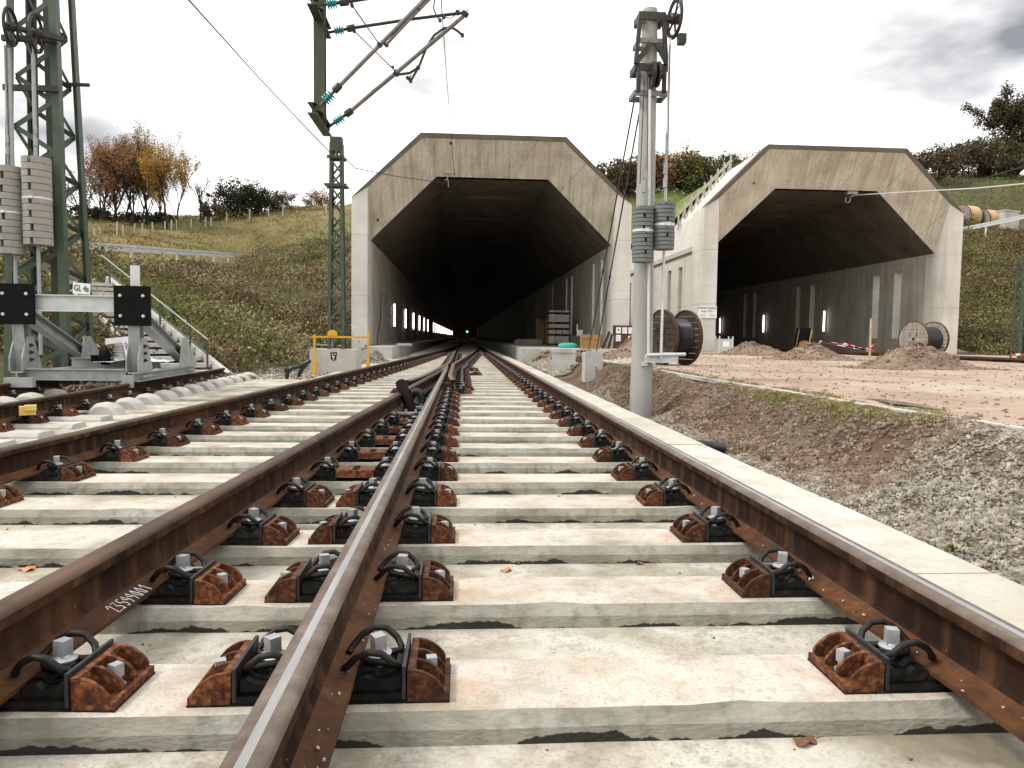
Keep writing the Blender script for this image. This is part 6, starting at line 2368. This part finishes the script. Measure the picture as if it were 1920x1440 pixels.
AUT = 'autumn trees on the left hill'
for i, (px, Y, H, Wd, leaf, nl, lab) in enumerate((
        (196, 75, 7.8, 4.6, ['leaf_rust', 'leaf_brown'], 4600, 'leftmost rust-leaved tree of the autumn group on the left hill'),
        (224, 78, 9.3, 4.8, ['leaf_rust', 'leaf_brown'], 5200, 'tall rust-leaved tree second from the left in the autumn group'),
        (256, 76, 9.1, 4.8, ['leaf_rust', 'leaf_brown'], 5000, 'tall brown-leaved tree at the middle of the autumn group'),
        (288, 78, 9.8, 4.8, ['leaf_brown', 'leaf_mustard'], 5200, 'tallest brown and yellow tree of the autumn group'),
        (316, 75, 8.5, 4.0, ['leaf_mustard', 'leaf_rust'], 5200, 'mustard yellow tree at the right of the autumn group'))):
    g_ = ground_at(px, Y)
    tree('autumn_tree', lab, g_, H, Wd, leaf, int(nl * 2.4), .07, 3, AUT, 5, .62, lambda P: (RNG.random(len(P)) < .38), .16, .15, 20 + i)
tree('bare_tree', 'bare leafless sapling right of the autumn tree group', ground_at(378, 79), 5.4, 2.8, ['leaf_brown'], 0, .1, 1, None, 4, .6, None, 0, .35, 41)
tree('bare_tree', 'low bare tree between the lattice tower and the autumn group', ground_at(152, 66), 5.0, 4.0, ['leaf_brown'], 700, .08, 3, None, 4, .55, None, 0, .2, 42)
for i, (px, Y, H, Wd, leaf, nl, lab) in enumerate((
        (432, 84, 5.0, 4.6, 'leaf_dark', 5200, 'round dark bush, tallest right of the bare sapling'), (478, 86, 3.6, 4.2, 'leaf_dark', 4200, 'dark bush left of the smallest dark hilltop bush'),
        (522, 88, 2.9, 3.8, 'leaf_brown', 2400, 'sparse brown bush at the right end of the dark hilltop bushes'), (402, 82, 2.0, 3.4, 'leaf_brown', 1800, 'low brown bush at the foot of the round dark bush'),
        (598, 92, 2.6, 4.2, 'leaf_pink', 1800, 'pale pinkish bush on the crest left of the slim lattice mast'), (170, 76, 1.7, 4.0, 'leaf_dark', 2600, 'low dark bush under the left end of the autumn group'),
        (225, 80, 1.3, 4.2, 'leaf_dark', 1800, 'low dark undergrowth bush below the rust-leaved trees'), (285, 80, 1.2, 4.2, 'leaf_dark', 1600, 'low dark undergrowth bush below the mustard yellow tree'))):
    tree('hill_bush', lab, ground_at(px, Y), H, Wd, [leaf], nl, .11, 4, 'bushes on the left hill', 4, .5, None, .1, .1, 60 + i)
RB = 'bushes on the hill between the portals'
for i, (px, Y, H, Wd, leaf, nl, lab) in enumerate((
        (1148, 62, 3.4, 4.0, ['leaf_brown', 'leaf_dark'], 4200, 'brown bush just right of the left portal roof'), (1188, 63, 3.5, 4.0, ['leaf_brown', 'leaf_dark'], 4200, 'dark brown bush behind the concrete pole'),
        (1232, 62, 3.5, 3.8, ['leaf_brown', 'leaf_rust'], 4200, 'brown bush right of the concrete pole behind the guide rods'), (1272, 63, 4.1, 3.8, ['leaf_brown', 'leaf_mustard'], 4200, 'taller brown bush with yellow tips between the portals'),
        (1308, 61, 3.7, 3.8, ['leaf_green', 'leaf_dark'], 5000, 'green bush above the wooden fence'), (1348, 63, 4.0, 4.0, ['leaf_brown', 'leaf_green'], 4200, 'brown and green bush at the upper end of the wooden fence'),
        (1392, 64, 4.6, 4.0, ['leaf_brown', 'leaf_rust'], 3600, 'brown bush partly hidden by the right portal shoulder'), (1432, 66, 5.2, 3.6, ['leaf_brown', 'leaf_rust'], 2200, 'sparse bush peeking over the right portal roof'))):
    tree('hill_bush', lab, ground_at(px, Y), H, Wd * 1.15, leaf, int(nl * 1.5), .10, 5, RB, 4, .6, lambda P: (RNG.random(len(P)) < .4), .06, .05, 80 + i)
RR = 'bushes and trees above the right slope'
for i, (px, Y, H, Wd, leaf, nl, lab) in enumerate((
        (1735, 72, 3.8, 4.6, ['leaf_brown', 'leaf_dark'], 4600, 'dark brown bush right above the right portal shoulder'), (1775, 76, 4.0, 4.4, ['leaf_dark', 'leaf_brown'], 3600, 'dark bush second from the right portal on the skyline'),
        (1812, 78, 4.4, 4.2, ['leaf_brown', 'leaf_dark'], 1900, 'nearly bare grey bush on the skyline above the pale drums'), (1846, 80, 4.6, 4.4, ['leaf_dark', 'leaf_green'], 5200, 'green bush below the large dark tree'),
        (1896, 82, 9.8, 7.5, ['leaf_dark', 'leaf_brown'], 30000, 'large dark tree at the right edge of the skyline'), (1950, 84, 11, 8.0, ['leaf_dark', 'leaf_brown'], 9000, 'tall dark tree cut by the right edge'),
        (1870, 77, 3.0, 4.6, ['leaf_dark', 'leaf_brown'], 4200, 'low dark bush at the foot of the large dark tree'))):
    tree('skyline_tree' if H > 8 else 'skyline_bush', lab, ground_at(px, Y), H, Wd, leaf, nl, .12, 1 if H > 8 else 4, RR, 4, .5, lambda P: (RNG.random(len(P)) < .35), .12, .1, 100 + i)
